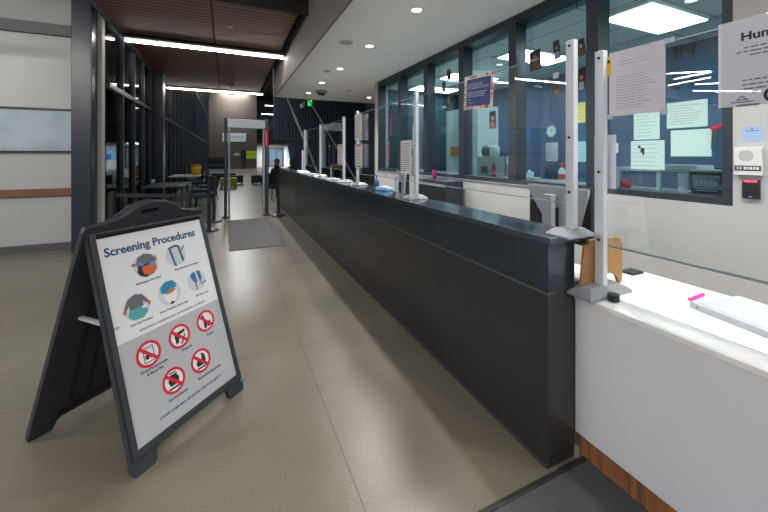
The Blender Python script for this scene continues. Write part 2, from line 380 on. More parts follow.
# unseen lamps added to light the atrium floor, shaped as pendants 
for i, (x, y) in enumerate(((1.2, 17), (1.0, 24), (.8, 31), (.3, 38))):
    t = thing('atrium_fill_lamp', 'added unseen fill lamp high in the atrium, above the picture', 'ceiling light', (x, y, 7.6), 0, 'added atrium fill lamps above the picture')
    M().cyl((0, 0, 0), (0, 0, .12), .35, seg=24).obj('shade', white, t)
    M().cyl((0, 0, .12), (0, 0, .8), .01, seg=8).obj('stem', black, t)
    lamp_area(t, ATRIUM_FILL_W, .6, .6, -.01, (.86, .93, 1))
t = thing('wall_washer', 'slim lamp lighting the top of the brown tiled wall', 'ceiling light', (.6, 39.5, 8.3)); M().box(-1.4, 1.4, -.1, .1, 0, .1).obj('housing', white, t); lamp_area(t, 110, 2.6, .15, -.01)
for i, (x, s) in enumerate(((5.2, 'nearer the tiled wall'), (8.5, 'hidden behind the counter screens'))):  # lamps added under the slab to light the white far lobby
    t = thing('lobby_fill_panel', 'added square fill lamp under the slab of the bright far lobby, '+s, 'ceiling light', (x, 43.6, 2.70), 0, 'added far lobby fill lamps')
    M().box(-.6, .6, -.6, .6, 0, .05).obj('frame', white, t); lamp_area(t, 90, 1.1, 1.1, -.01, (.92, .96, 1))
upe = mat('upper_lamp_lens', '#fff4e4', .5, emit=5)
for x, y, z, s in ((4.6, 42, 7.2, 'the higher of two'), (4.3, 43, 6.3, 'the lower of two')):
    t = thing('upper_lamp', 'small bright lamp on the far upper floor, '+s, 'ceiling light', (x, y, z), 0, 'upper floor lamps')
    M().box(-.7, .7, -.12, .12, .02, .1).obj('housing', white, t); M().box(-.68, .68, -.11, .11, 0, .02).obj('lens', upe, t)
    M().cyl((0, 0, .1), (0, 0, 8.4-z), .015, seg=8).obj('stem', black, t)

# ------------------------------------------------------------------ dark reception counter
t = thing('reception_counter', 'long dark steel reception counter with a raised ledge, running down the hall', 'counter', (1.37, 1.16, 0))
LN = 9.25
m = M(); m.box(0, .185, 0, LN, .0, .818, .004); m.obj('lower_panel', counter_m, t)
M().box(.004, .18, .004, LN-.004, .818, .828).obj('seam_strip', strip_m, t)
m = M(); m.box(0, .185, 0, LN, .828, 1.06, .004); m.obj('upper_panel', mat('counter_upper_steel', '#323a44', .22, .35, noise=.25, nscale=1.8), t)
m = M(); m.box(-.003, .265, -.012, LN+.01, 1.06, 1.09, .004); m.obj('ledge', ledge_m, t)
m = M(); m.box(.19, .79, .3, LN-.1, .71, .74); m.obj('work_surface', mat('desk_white', '#cfd0cf', .4), t)
for y in (.35, 3.2, 6.2, LN-.3): M().box(.2, .75, y, y+.03, 0, .71).obj('support_panel', black, t)
M().box(-.004, 0, 0, LN, 0, .02).obj('base_trim', mat('base_trim_grey', '#3a3a3a', .5), t)

# ------------------------------------------------------------------ white counter
t = thing('low_counter', 'white low counter with wooden toe kick joining the dark counter end', 'counter', (1.548, 1.15, 0))
m = M(); m.box(.006, .62, -2.9, .008, .124, .775, .004); m.box(.2, .62, -.05, .1, .1245, .775); m.obj('body', mat('counter_white_laminate', '#c9cdd6', .35, noise=.03, nscale=2), t)
m = M(); m.prism([(.0, .775), (.62, .775), (.62, .811), (.06, .811), (.054, .807), (.008, .803), (.0, .796)], -.008, 2.9, mtx=Matrix.Rotation(PI/2, 4, 'X'))
m.box(.2, .62, -.05, .1, .775, .8111); m.obj('worktop', mat('worktop_white', '#d9dadd', .3), t)
M().box(.03, .57, -2.9, .004, 0, .124).obj('toe_kick', stripe_wood('toe_kick_wood'), t)

# ------------------------------------------------------------------ shields
def post(parent, y, z1, base=True, sgn=1):
    """square aluminium post at local y, trapezoid foot plate at z=0"""
    p = M().box(-.016, .016, y-.022, y+.022, .004, z1, .003).obj('post', alu, parent)
    for zz in (.22, .5, .97): M().cyl((-.02, y, z1*zz), (-.016, y, z1*zz), .007, seg=10).obj('post_bolt', darkmetal, p)
    if base:
        m = M(); n0 = [(-.13, -.085), (.11, -.085), (.13, -.04), (.13, .075), (-.13, .085)]; n1 = [(-.085, -.03), (.075, -.03), (.08, -.01), (.08, .05), (-.085, .06)]
        lo = [m.bm.verts.new((x, y+q, 0)) for x, q in n0]; md = [m.bm.verts.new((x, y+q, .008)) for x, q in n0]; hi = [m.bm.verts.new((x, y+q, .034)) for x, q in n1]
        for u_, v_ in ((lo, md), (md, hi)):
            for i in range(5): m.bm.faces.new((u_[i], u_[(i+1) % 5], v_[(i+1) % 5], v_[i]))
        m.bm.faces.new(lo[::-1]); m.bm.faces.new(hi)
        if base != True:
            for v in m.bm.verts: v.co.x *= base[0]; v.co.y = y+(v.co.y-y)*base[1]; v.co.z *= base[2]
        m.obj('foot_plate', mat('plate_aluminium', '#92979e', .35, .4, noise=.08, nscale=20), parent)
def shield(name, x, z0, label, y0, y1, posts, pz0, pz1, base=True):
    t = thing(name, label, 'screen', (x, y0, z0), 0, 'clear counter shields')
    for y in posts: post(t, y-y0, pz1-z0+.035, base)
    M().box(.018, .024, 0, y1-y0, pz0-z0, pz1-z0).obj('acrylic_sheet', acrylic, t)
    for q in (pz0-z0-.006, pz1-z0): M().box(.017, .025, 0, y1-y0, q, q+.005).obj('sheet_edge', mat('sheet_edge_blue', '#8fa3b5', .25), t)
    return t
shield('counter_shield', 1.53, 1.09, 'clear shield at the near end of the dark counter, carrying the border notice', 1.145, 2.72, (1.158, 2.69), 1.24, 2.005, (.8, .75, 1))
shield('counter_shield', 1.53, 1.09, 'clear shield second along the dark counter, short, with a paper strip on its far post', 2.76, 4.24, (4.215,), 1.24, 2.01)
shield('counter_shield', 1.53, 1.09, 'clear shield at the far stretch of the dark counter, longest, with three slim posts', 4.78, 7.66, (4.80, 6.2, 7.62), 1.26, 2.00)
t = shield('counter_shield', 1.655, .811, 'clear shield standing on the white counter, carrying two large paper notices', -.35, 1.12, (1.095, -.33), 1.045, 1.95, (1.25, .72, 1.2))
m = M(); m.cyl((.019, 0, .232), (.019, 1.45, .232), .006, seg=10); m.obj('bottom_rail', mat('rail_blue_grey', '#93a0ac', .25, .6), t)
M().cyl((-.04, 1.36, .0), (-.04, 1.36, .03), .024, seg=20).obj('clamp_knob', black, t)
t = thing('partition_post', 'slim free aluminium post behind the far shield', 'post', (1.60, 8.2, 1.09), 0); post(t, 0, .5)

# ------------------------------------------------------------------ notices and sheets
def sheet(name, x, ya, yb, za, zb, m, label, cat, group=None, th=.001, tilt=0):
    """upright sheet facing the hall: ya is its left (far) edge, yb its right (near) edge"""
    t = thing(name, label, cat, (x, (ya+yb)/2, (za+zb)/2), 0, group); t.rotation_euler = (PI/2, tilt, -PI/2)
    w_, h_ = abs(ya-yb), zb-za
    M().box(-w_/2, w_/2, -h_/2, h_/2, 0, th).obj('sheet', m, t); t['w'] = w_; t['h'] = h_
    del t['w'], t['h']
    return t, w_, h_
def lines(parent, rows, m, name='printed_lines', z=.0012, hgt=.004, seed=1):
    rnd = random.Random(seed); b = M()
    for (x0, x1, y) in rows:
        x = x0
        while x < x1-.002:
            l = min(rnd.uniform(.008, .03), x1-x); b.box(x, x+l, y-hgt/2, y+hgt/2, z, z+.0003); x += l+.004
    return b.obj(name, m, parent)
def para(w_, y0, y1, n, ind=.02, rag=.15, seed=0):
    r = random.Random(seed); out = []
    for i in range(n):
        y = y0+(y1-y0)*i/max(1, n-1); out.append((-w_/2+ind, w_/2-ind-w_*rag*r.random(), y))
    return out
XS = 1.655+.0165
# right notice "Hunger"
t, W_, H_ = sheet('hunger_notice', XS, .66, .37, 1.655, 1.965, paper, 'large white notice headed with bold dark letters, taped to shield at right edge', 'notice', th=.0016)
text('heading', 'Hunger', .040, ink, t, (-.020, .077, .0018), bold=.0012, sx=1.05)
lines(t, [(-.075, .09, .05), (-.095, .10, .036), (-.06, .075, .022)], inkd, z=.0018, hgt=.005, seed=3)
lines(t, [(-.08, .09, -.065), (-.08, .09, -.081), (-.075, .08, -.096)], inkd, 'printed_footer', z=.0018, hgt=.005, seed=4)
m = M(); m.disc(.0, -.125, .026, .0018, .0021, 24, ri=.017); m.prism([(-.013, -.146), (.013, -.146), (0, -.16)], .0018, .0021)
m.box(-.010, .010, -.121, -.117, .0018, .0021); m.box(-.010, .006, -.131, -.127, .0018, .0021); m.box(-.055, -.04, -.112, -.104, .0018, .0021); m.obj('round_emblem', ink, t)
m = M(); m.prism([(-.098, -.135), (-.062, -.135), (-.08, -.118)], .0018, .0021, [[(-.09, -.132), (-.07, -.132), (-.08, -.123)]]); m.box(-.11, -.05, -.143, -.139, .0018, .0021)
m.box(-.095, -.035, -.157, -.150, .0018, .0021); m.box(-.12, -.105, -.158, -.155, .0018, .0021); m.obj('triangle_emblem', inkd, t)
M().box(-.137, .14, -.156, .154, .0018, .003).obj('clear_sleeve', acrylic, t)
# pinkish sheet
t, W_, H_ = sheet('lilac_notice', XS, 1.066, .832, 1.664, 1.967, mat('lilac_paper', '#c9c7d3', .8), 'lilac paper notice with small print in the left corner of the white counter shield', 'notice')
pi_ = mat('pale_ink', '#9a97ab', .8); lines(t, para(W_, .10, .085, 2, .05, .1, 5), pi_, 'printed_heading', hgt=.0035, seed=7); lines(t, para(W_, .03, -.12, 13, .035, .25, 6), pi_, hgt=.0035, seed=8)
for sx_ in (-1, 1): M().box(sx_*.114-.014, sx_*.114+.014, -.165, -.14, .0011, .0016).obj('tape', mat('clear_tape', '#a9bccb', .2), t)
M().box(.11, .15, .13, .152, -.001, .0014).obj('tape', mat('clear_tape', '#a9bccb', .2), t)
t, W_, H_ = sheet('post_paper', 1.645+.04, 1.148, 1.042, 1.318, 1.578, paper, 'narrow blank white paper strip behind the white counter shield post', 'paper')
t, W_, H_ = sheet('yellow_tag', XS-.001, 1.078, 1.056, 1.86, 1.95, mat('yellow_tag', '#d9b51d', .6), 'small yellow tag on top of the white counter shield post', 'tag')
M().box(-.006, .006, .015, .03, .001, .0015).obj('printed_mark', ink, t)
# border notice
XA = 1.53+.016
t, W_, H_ = sheet('border_notice', XA, 2.02, 1.722, 1.795, 2.028, paper, 'blue notice with colourful patterned border taped to the near dark counter shield', 'notice', tilt=.06)
cols = ['#d8443c', '#f0b429', '#e8772e', '#3f8fc4', '#8fb94c', '#e0567f', '#f3d36a', '#6f7fc0']
rnd = random.Random(5); m = M()
for i in range(60):
    a = rnd.random(); c_ = rnd.choice(cols); m.use(mat('border_'+c_[1:], c_, .7))
    side = i % 4
    if side == 0: x, y = -W_/2+.012, (a-.5)*H_*.95
    elif side == 1: x, y = W_/2-.012, (a-.5)*H_*.95
    elif side == 2: x, y = (a-.5)*W_*.95, H_/2-.012
    else: x, y = (a-.5)*W_*.95, -H_/2+.010
    m.disc(x, y, rnd.uniform(.005, .011), .0011, .0014+i*1e-5, 8)
m.obj('patterned_border', None, t)
M().box(-W_/2+.028, W_/2-.024, -H_/2+.02, H_/2-.026, .0011, .0016).obj('blue_field', mat('notice_blue', '#3d4e86', .7), t)
lines(t, para(W_, .058, .025, 4, .04, .2, 2)+para(W_, .0, -.03, 4, .04, .25, 3)+[(-.10, -.07, -.05), (-.10, -.05, -.072)], paper, hgt=.003, z=.0017, seed=9)
# papers on the posts further along
def listpaper(x, ya, yb, za, zb, label, redbars, seed):
    t, W_, H_ = sheet('posted_list', x, ya, yb, za, zb, paper, label, 'notice')
    lines(t, para(W_, H_/2-.03, -H_/2+.03, 14, .012, .15, seed), ink if not redbars else inkd, hgt=.006, seed=seed)
    if redbars:
        M().box(-W_/2+.02, W_/2-.02, H_/2-.024, H_/2-.008, .0011, .0016).obj('red_band', red, t); M().box(-W_/2+.02, W_/2-.02, -H_/2+.008, -H_/2+.02, .0011, .0016).obj('red_band', red, t)
listpaper(1.50, 2.93, 2.72, 1.305, 1.615, 'white paper with dense black print beside the second shield post', False, 11)
listpaper(1.508, 4.25, 3.99, 1.32, 1.62, 'white paper with red bands, lower of two on the middle shield post', True, 12)
listpaper(1.508, 4.26, 4.0, 1.67, 2.0, 'plain pale sheet above the red-banded paper on the middle shield post', False, 13)
listpaper(1.508, 5.03, 4.77, 1.335, 1.64, 'white paper at the near end of the longest shield', True, 14)

# ------------------------------------------------------------------ things on / behind the counters
def monitor(loc, rz, label):
    """back towards local -X"""
    t = thing('monitor', label, 'monitor', loc, rz, 'monitors behind the counter')
    m = M(); m.box(.02, .05, -.23, .23, .22, .55, .006); m.obj('shell', black, t)
    m = M(); m.prism([(-.225, .545), (.225, .545), (.225, .52), (.10, .36), (.10, .245), (-.15, .245), (-.19, .40), (-.225, .52)], -.02, -.002, mtx=Matrix(((0, 0, 1, .02), (1, 0, 0, 0), (0, 1, 0, 0), (0, 0, 0, 1))))
    m.obj('back_plate', silver, t)
    m = M()
    for k in range(12): m.box(.012, .02, .12 if k < 6 else .14, .222, .24+k*.017, .247+k*.017)
    m.obj('vent', mat('vent_grey', '#3c4046', .5), t)
    M().box(-.06, -.025, -.03, .035, .02, .50, .004).obj('stand_column', silver, t)
    M().box(-.025, .0, -.028, .03, .30, .42).obj('hinge', black, t)
    M().box(-.13, .12, -.12, .12, 0, .02, .004).obj('base', silver, t)
    M().box(.05, .052, -.215, .215, .24, .535).obj('screen', mat('screen_dark', '#0c1016', .15), t)
    return t
mon = monitor((1.83, 1.50, .74), 0, 'silver-backed monitor beside the near shield post at counter end')
mon.rotation_euler = (0, 0, math.radians(-4))
dup(mon, (1.85, 3.62, .74), math.radians(-14), 'silver and black monitor seen nearly edge-on midway along the counter')
dup(mon, (1.9, 6.6, .74), math.radians(-30), 'small far monitor behind the longest shield')
# tan plywood stand
plym = mat('tan_plywood', '#96703f', .55, noise=.22, nscale=14)
t = thing('plywood_stand', 'tan wooden stand with rounded corners behind the white counter post', 'stand', (1.66, 1.07, .811))
t.location = (1.585, 1.136, .811)
m = M(); m.prism([(.0, 0), (.012, .045), (.06, .07), (.17, .07), (.215, .045), (.235, .0), (.255, .01), (.262, .06), (.258, .2), (.24, .235), (.21, .245), (.0, .25)], -.008, .008, mtx=Matrix.Translation((.03, 0, 0)) @ Matrix.Rotation(PI/2, 4, 'X'))
m.obj('front_leaf', plym, t)
m = M(); m.prism([(0, 0.05), (.125, 0.05), (.125, .235), (0, .24)], -.005, .005, mtx=Matrix.Translation((-.06, -.02, 0)) @ Matrix.Rotation(math.radians(8), 4, 'Y') @ Matrix.Rotation(math.radians(8), 4, 'Z') @ Matrix.Rotation(PI/2, 4, 'X'))
m.obj('side_leaf', mat('tan_plywood_side', '#8f6238', .55, noise=.22, nscale=14), t)
# black pad
tag(M().box(-.05, .05, -.035, .035, 0, .012, .003).obj('black_pad', black, None, (2.09, 1.205, .8115)), 'small flat black pad at the back corner of the white counter', 'pad')
# white flat box
t = thing('document_tray', 'long flat white tray lying on the white counter at the right', 'tray', (1.958, .803, .811), math.radians(-12))
m = M(); m.box(-.115, .17, -.45, 0, 0, .028, .003); m.obj('tray_body', mat('tray_white', '#a9b0b9', .35), t)
m = M(); m.box(-.10, .155, -.44, -.02, .028, .030); m.obj('tray_top', mat('tray_clear', '#b4bac3', .15), t)
M().cyl((-.1155, -.03, .014), (-.115, -.03, .014), .0035, seg=10).obj('screw_hole', ink, t)
# pink marker
t = thing('pink_pen', 'bright pink pen lying beside the white tray', 'pen', (1.985, .865, .819), math.radians(2))
pk = mat('pink_plastic', '#f0349a', .35)
M().cyl((-.02, 0, 0), (.07, 0, .0), .0075, seg=12).obj('barrel', pk, t); M().cyl((-.055, 0, 0), (-.02, 0, 0), .006, .007, seg=12).obj('cap', pk, t)
M().ball((-.057, 0, 0), .008).obj('tip', pk, t)
# black cabinet below the windows
t = thing('file_cabinet', 'black cabinet under the window sill behind the counter', 'cabinet', (2.72, 4.3, 0))
M().box(-.02, .26, -.38, .38, 0, 1.115).obj('body', charcoal, t); M().box(-.04, -.025, -.36, .36, 1.04, 1.07).obj('handle', silver, t)
M().box(-.025, -.02, -.37, .37, .5, .98).obj('drawer', black, t)
# small stuff on the ledge further down
t = thing('wipes_pack', 'pale blue pack of wipes on the counter ledge', 'pack', (1.56, 3.45, 1.09), .4)
M().box(-.05, .05, -.09, .09, 0, .04, .012).obj('pouch', mat('wipes_blue', '#7fb2d8', .4), t); M().box(-.02, .025, -.04, .04, .04, .05, .003).obj('lid', paper, t)
for i, (y, s) in enumerate(((5.3, 'below the longest shield, nearer end'), (6.9, 'below the longest shield, farther end'))):
    t = thing('form_stack', 'stack of white forms on the ledge, '+s, 'papers', (1.49, y, 1.09), .2*i, 'form stacks')
    M().box(-.09, .1, -.14, .14, 0, .02).obj('sheets', paper, t)
    M().box(-.05, .08, -.12, .1, .02, .026).obj('top_form', mat('form_grey', '#c2c7cf', .7), t)
t = thing('pump_bottle', 'small dark pump bottle on the ledge near the wipes pack', 'bottle', (1.6, 3.75, 1.09))
M().lathe([(.03, 0), (.032, .08), (.02, .1), (.012, .105)], seg=14).obj('bottle', mat('bottle_blue', '#24508a', .3), t, smooth=True); M().cyl((0, 0, .105), (0, 0, .14), .006, seg=8).box(-.035, .008, -.008, .008, .14, .15).obj('pump', black, t)

# ------------------------------------------------------------------ wall devices right of the window
t = thing('intercom', 'white intercom with round speaker grille on the wall right of windows', 'intercom', (3.05, 1.05, 1.44)); t.rotation_euler = FACE
m = M(); m.box(-.066, .066, -.09, .09, 0, .03, .004); m.obj('housing', mat('intercom_white', '#d4d5d3', .5), t)
m = M()
for r_ in (.034, .026, .018, .010): m.disc(-.008, .035, r_, .03, .0306, 20, ri=r_-.004)
m.obj('speaker_grille', mat('grille_grey', '#8e9093', .6), t)
M().box(-.062, .062, -.062, -.028, .03, .0308).obj('name_strip', mat('strip_dark', '#3a3f44', .5), t)
m = M()
for k, (x, w_) in enumerate(((-.05, .006), (-.036, .006), (-.018, .012), (-.002, .008), (.010, .012), (.026, .010), (.040, .012))): m.box(x, x+w_, -.052, -.036, .031, .0315)
m.obj('strip_marks', paper, t)
t = thing('card_reader', 'black card reader with red light under the intercom', 'card reader', (3.05, 1.04, 1.262)); t.rotation_euler = FACE
m = M(); m.box(-.041, .041, -.06, .06, 0, .022, .004); m.obj('housing', black, t)
M().box(-.03, .03, .046, .056, .022, .0235).obj('light_bar', mat('red_led', '#ff2a3a', .4, emit=2.5), t); M().box(-.006, .006, -.05, -.047, .022, .0228).obj('status_light', mat('blue_led', '#4f7cff', .4, emit=1), t)
t, W_, H_ = sheet('blue_card', 3.049, 1.085, .99, 1.57, 1.66, mat('pale_blue_card', '#9db6d8', .7), 'small pale blue card pinned above the intercom', 'card')
M().cyl((0, .036, .001), (0, .036, .01), .004, seg=8).obj('pin', darkmetal, t); lines(t, [(-.03, .03, .02)], blueink, hgt=.004)

# ------------------------------------------------------------------ papers and pictures on the office glass
XG = 3.184
teal = mat('pale_teal_paper', '#bfe0dc', .8)
def gp(ya, yb, za, zb, label, m=teal, nrow=8, seed=1, name='window_paper', cat='paper', group='papers on the nearest window', im=inkd):
    t, W_, H_ = sheet(name, XG, ya, yb, za, zb, m, label, cat, group)
    if nrow: lines(t, para(W_, H_/2-.03, -H_/2+.03, nrow, .02, .3, seed), im, hgt=.003, seed=seed)
    return t
gp(1.575, 1.318, 1.69, 1.89, 'upper landscape sheet of four on the nearest window, beside the blue-lettered wall', seed=1)
t = gp(1.82, 1.625, 1.61, 1.84, 'upper portrait sheet of four on the nearest window, below the lilac notice', seed=2, nrow=7)
t = gp(1.844, 1.59, 1.36, 1.60, 'lower left sheet with a small black figure on the nearest window', seed=3, nrow=6)
m = M(); m.disc(-.06, .07, .012, .0012, .0016, 12); m.box(-.05, -.02, .02, .06, .0012, .0016); m.box(-.035, -.02, -.0, .03, .0012, .0016); m.obj('figure_mark', ink, t)
gp(1.548, 1.295, 1.47, 1.672, 'lower blank landscape sheet of four on the nearest window', seed=4, nrow=0)
t = gp(2.016, 1.95, 1.50, 1.585, 'small white card at the left of the nearest window', paper, 0, name='window_card', cat='card', group=None)
M().box(-.02, .02, -.01, .0, .0012, .0015).obj('printed_bar', red, t)
t = gp(2.363, 2.262, 1.80, 2.0, 'pale yellow note on the second window behind the near shield post', mat('yellow_note', '#c9cf7e', .8), 5, 7, 'yellow_note', 'note', None)
brown1 = mat('photo_brown', '#5d4536', .6); brown2 = mat('photo_dark', '#2b2622', .6); skin1 = mat('photo_tan', '#9a6a4c', .6); grey1 = mat('photo_grey', '#8f9497', .6)
def photo(ya, yb, za, zb, label, bg, hd, bd):
    t, W_, H_ = sheet('photo_print', XG, ya, yb, za, zb, bg, label, 'photo', 'photo prints on the office glass')
    t.rotation_euler[1] = random.uniform(-.16, .16)
    m = M(); m.prism([(-W_*.38, -H_*.48), (W_*.38, -H_*.48), (W_*.28, -H_*.12), (-W_*.28, -H_*.12)], .0012, .0015); m.obj('printed_shoulders', bd, t)
    M().disc(0, H_*.08, min(W_, H_)*.22, .0015, .0019, 14, sy=1.25).obj('printed_head', hd, t); return t
photo(2.943, 2.79, 2.44, 2.67, 'photo print with brown face, leftmost high on second window', brown2, skin1, brown1)
photo(2.625, 2.546, 2.50, 2.70, 'photo print with pale shirt, high in middle of second window', brown2, skin1, grey1)
photo(2.632, 2.546, 2.13, 2.26, 'photo print low on second window, under the tiny white card', brown1, brown2, skin1)
photo(2.35, 2.267, 2.46, 2.63, 'photo print high on second window, right of the shield post', brown2, grey1, brown1)
photo(2.341, 2.262, 2.12, 2.34, 'photo print with orange tones above the yellow note', brown2, mat('photo_orange', '#b5652c', .6), grey1)
photo(3.62, 3.50, 1.83, 2.06, 'photo print on third window under the border notice', brown2, grey1, skin1)
photo(4.60, 4.50, 2.67, 2.84, 'photo print highest on the fourth window', brown1, brown2, brown2)
photo(4.74, 4.64, 2.50, 2.67, 'photo print on fourth window, lower left of the highest one', brown2, brown1, skin1)
photo(4.60, 4.52, 2.22, 2.40, 'photo print on fourth window, lowest of its three', brown1, skin1, brown2)
t = gp(2.63, 2.56, 2.30, 2.36, 'tiny white card between photos on the second window', paper, 2, 8, 'small_card', 'card', None)
redcloth = mat('red_ribbon', '#b0382c', .7)
for k, (y, z0, z1, s) in enumerate(((6.68, 1.9, 2.42, 'upper of two on the farthest window'), (6.80, 1.25, 1.78, 'lower of two on the farthest window'))):
    m = M()
    for q in range(9):
        z = z0+(z1-z0)*q/9; m.box(-.006, .0, -.035+.02*math.sin(q*2.1), .03+.02*math.sin(q*2.1), z-z0, z-z0+(z1-z0)/9*.9, .002)
    tag(m.obj('red_garland', redcloth, None, (XG, y, z0)), 'red hanging garland, '+s, 'garland', 'red garlands')
t, W_, H_ = sheet('window_strip', XG, 5.72, 5.60, 1.6, 2.05, teal, 'narrow pale strip poster on the second farthest window', 'poster')
lines(t, para(W_, .18, -.18, 9, .015, .2, 4), blueink, hgt=.012)

# ------------------------------------------------------------------ inside the office
t = thing('office_counter', 'grey counter inside the office under the windows', 'counter', (3.302, 1.2, 0))
M().box(.0, .55, -1.2, 5.7, 1.12, 1.16).obj('top', mat('office_top', '#8f9794', .4), t); M().box(.02, .5, -1.2, 5.7, 0, 1.12).obj('base', mat('office_base', '#5b646a', .6), t)
TOPZ = 1.16
# wall clock
t = thing('wall_clock', 'round white clock on the blue office wall', 'clock', (5.7, 4.73, 1.935)); t.rotation_euler = FACE
M().disc(0, 0, .115, 0, .03, 28, ri=.098).obj('rim', mat('clock_rim', '#9aa3a0', .4), t); M().disc(0, 0, .098, .002, .02, 28).obj('dial', mat('clock_dial', '#d9e2df', .6), t)
m = M(); m.box(-.004, .004, -.01, .065, .0201, .022); m.box(-.01, .05, -.003, .003, .0201, .022)
for k in range(12): m.box(.08*math.cos(k*PI/6)-.003, .08*math.cos(k*PI/6)+.003, .08*math.sin(k*PI/6)-.003, .08*math.sin(k*PI/6)+.003, .0201, .021)
m.obj('hands', ink, t)
# lettering on blue wall
t = thing('wall_lettering', 'large dark letters on the blue office wall', 'lettering', (5.7, 2.6, 2.88)); t.rotation_euler = FACE
text('letters', 'IN', .26, ink, t, (-.01, -.06, .0005), bold=.006, depth=.006)
text('letters', 'S', .26, ink, t, (-.10, -.48, .0005), bold=.006, depth=.006); text('letters', 'S', .26, ink, t, (.12, -.48, .0005), bold=.006, depth=.006)
m = M()
for k in range(3): m.prism([(.42, .1-k*.32), (.62, .02-k*.32), (.62, -.05-k*.32), (.42, .03-k*.32)], .001, .012)
m.obj('letter_strokes', ink, t)
for (ya, yb, za, zb, mm, lb) in ((4.9, 4.6, 1.36, 1.72, paper, 'white sheet on the blue wall below the clock'), (5.5, 5.3, 1.3, 1.7, teal, 'pale sheet left of the white sheet on the blue wall'), (4.2, 4.0, 1.36, 1.72, teal, 'pale sheet on the blue wall behind the near shield post')):
    t, W_, H_ = sheet('wall_sheet', 5.698, ya, yb, za, zb, mm, lb, 'paper', 'sheets on the office wall'); lines(t, para(W_, H_/2-.05, -H_/2+.05, 6, .04, .3, 3), inkd, hgt=.006)
t = thing('wall_cabinet', 'blue-grey cabinet against the office wall left of the clock', 'cabinet', (5.5, 5.02, 0)); M().box(-.2, .19, -.15, .15, 0, 2.0).obj('body', mat('blue_cabinet', '#3d5f86', .6), t); M().box(-.205, -.2, -.01, .0, .1, 2.0).obj('door_gap', ink, t)
# tall white cabinet
t = thing('tall_cabinet', 'tall white cabinet inside the office behind the third and fourth windows', 'cabinet', (4.2, 5.55, 0))
M().box(0, .5, -.45, .55, 0, 2.4).obj('body', mat('cabinet_white', '#c5cfcb', .6), t); M().box(-.01, 0, .1, .4, 1.45, 1.65).obj('orange_sticker', mat('orange_sticker', '#d0813a', .7), t)
M().box(-.012, 0, .08, .42, 1.1, 1.36).obj('paper_sticker', paper, t)
# coffee maker etc
t = thing('coffee_maker', 'grey-green coffee machine with clear domes on the office counter', 'coffee machine', (3.55, 4.0, TOPZ))
M().box(-.1, .15, -.12, .2, 0, .3, .01).obj('body', mat('coffee_body', '#7f8b80', .4), t); M().box(-.11, -.1, -.04, .1, .05, .16).obj('drip_bay', black, t)
M().lathe([(.05, 0), (.075, .03), (.075, .12), (.05, .16), (.01, .165)], (.02, .12, .3), 16).obj('dome', mat('dome_dark', '#3a4650', .2), t, smooth=True)
M().lathe([(.05, 0), (.075, .03), (.075, .12), (.05, .16), (.01, .165)], (.02, -.05, .3), 16).obj('dome', mat('dome_pale', '#b9c4c6', .2), t, smooth=True)
def bottle(loc, r, h, mb, mc, name, label, band=None):
    t = thing(name, label, 'bottle', loc)
    M().lathe([(r*.9, 0), (r, .01), (r, h*.62), (r*.75, h*.74), (r*.35, h*.86), (r*.33, h*.93)], seg=16).obj('body', mb, t, smooth=True)
    M().cyl((0, 0, h*.93), (0, 0, h), r*.38, seg=12).obj('cap', mc, t)
    if band: M().cyl((0, 0, h*.25), (0, 0, h*.5), r*1.02, seg=16).obj('band', band, t)
    return t
bottle((3.42, 3.80, TOPZ), .033, .23, mat('cola', '#2a1512', .15), red, 'soda_bottle', 'dark soda bottle with red band in front of the coffee machine', red)
bottle((3.36, 4.16, TOPZ), .032, .21, mat('water_blue', '#a9c3d6', .15), paper, 'water_bottle', 'pale water bottle left of the coffee machine')
t = thing('sanitizer_bottle', 'white spray bottle with orange trigger on the sill behind near post', 'bottle', (3.36, 2.66, TOPZ))
M().lathe([(.04, 0), (.042, .01), (.042, .12), (.03, .16), (.015, .18)], seg=16).obj('body', mat('bottle_white', '#d9d5d0', .4), t, smooth=True)
M().cyl((0, 0, .05), (0, 0, .11), .0425, seg=16).obj('band', mat('bottle_red_label', '#c95a40', .5), t)
m = M(); m.cyl((0, 0, .18), (0, 0, .21), .012, seg=10); m.box(-.02, .02, -.045, .015, .21, .235, .004); m.obj('trigger', mat('orange_trigger', '#d8603a', .5), t)
t = thing('brochure_holder', 'white and pink brochure holder on the office counter right of the coffee machine', 'holder', (3.40, 3.46, TOPZ))
M().box(-.03, .03, -.05, .05, 0, .30, .004).obj('holder_body', mat('holder_white', '#c9cdd0', .5), t); M().box(-.034, -.03, -.04, .04, .03, .2).obj('pink_front', mat('holder_pink', '#b8607a', .6), t)
tis = thing('tissue_box', 'pale tissue box on the office sill left of the monitor', 'tissue box', (3.40, 3.16, TOPZ), .1)
M().box(-.06, .06, -.12, .12, 0, .045, .004).obj('carton', mat('carton_grey', '#9fb0ac', .6), tis)
m = M(); m.prism([(-.06, 0), (.05, 0), (.065, .05), (.02, .045), (.0, .09), (-.04, .06), (-.065, .07)], -.012, .012, mtx=Matrix.Translation((0, 0, .045)) @ Matrix.Rotation(PI/2, 4, 'Z') @ Matrix.Rotation(PI/2, 4, 'X')); m.obj('tissue', paper, tis)
tag(M().lathe([(.03, 0), (.034, .13), (.033, .135)], seg=16).obj('pink_cup', mat('pink_cup', '#c93c86', .4), None, (2.86, 4.46, 1.115), smooth=True), 'pink cup standing on the black cabinet under the windows', 'cup')
tag(M().lathe([(.10, 0), (.105, .3), (.095, .31)], seg=18).obj('teal_canister', mat('teal_canister', '#7fb0ad', .4), None, (3.55, 6.6, TOPZ), smooth=True), 'pale teal canister on the office counter behind the farthest window', 'canister')
t = thing('desk_display', 'black desk phone with grey screen in the corner of the nearest window', 'phone', (3.36, 1.385, TOPZ), math.radians(8))
rt = Matrix.Rotation(math.radians(-18), 4, 'Y')
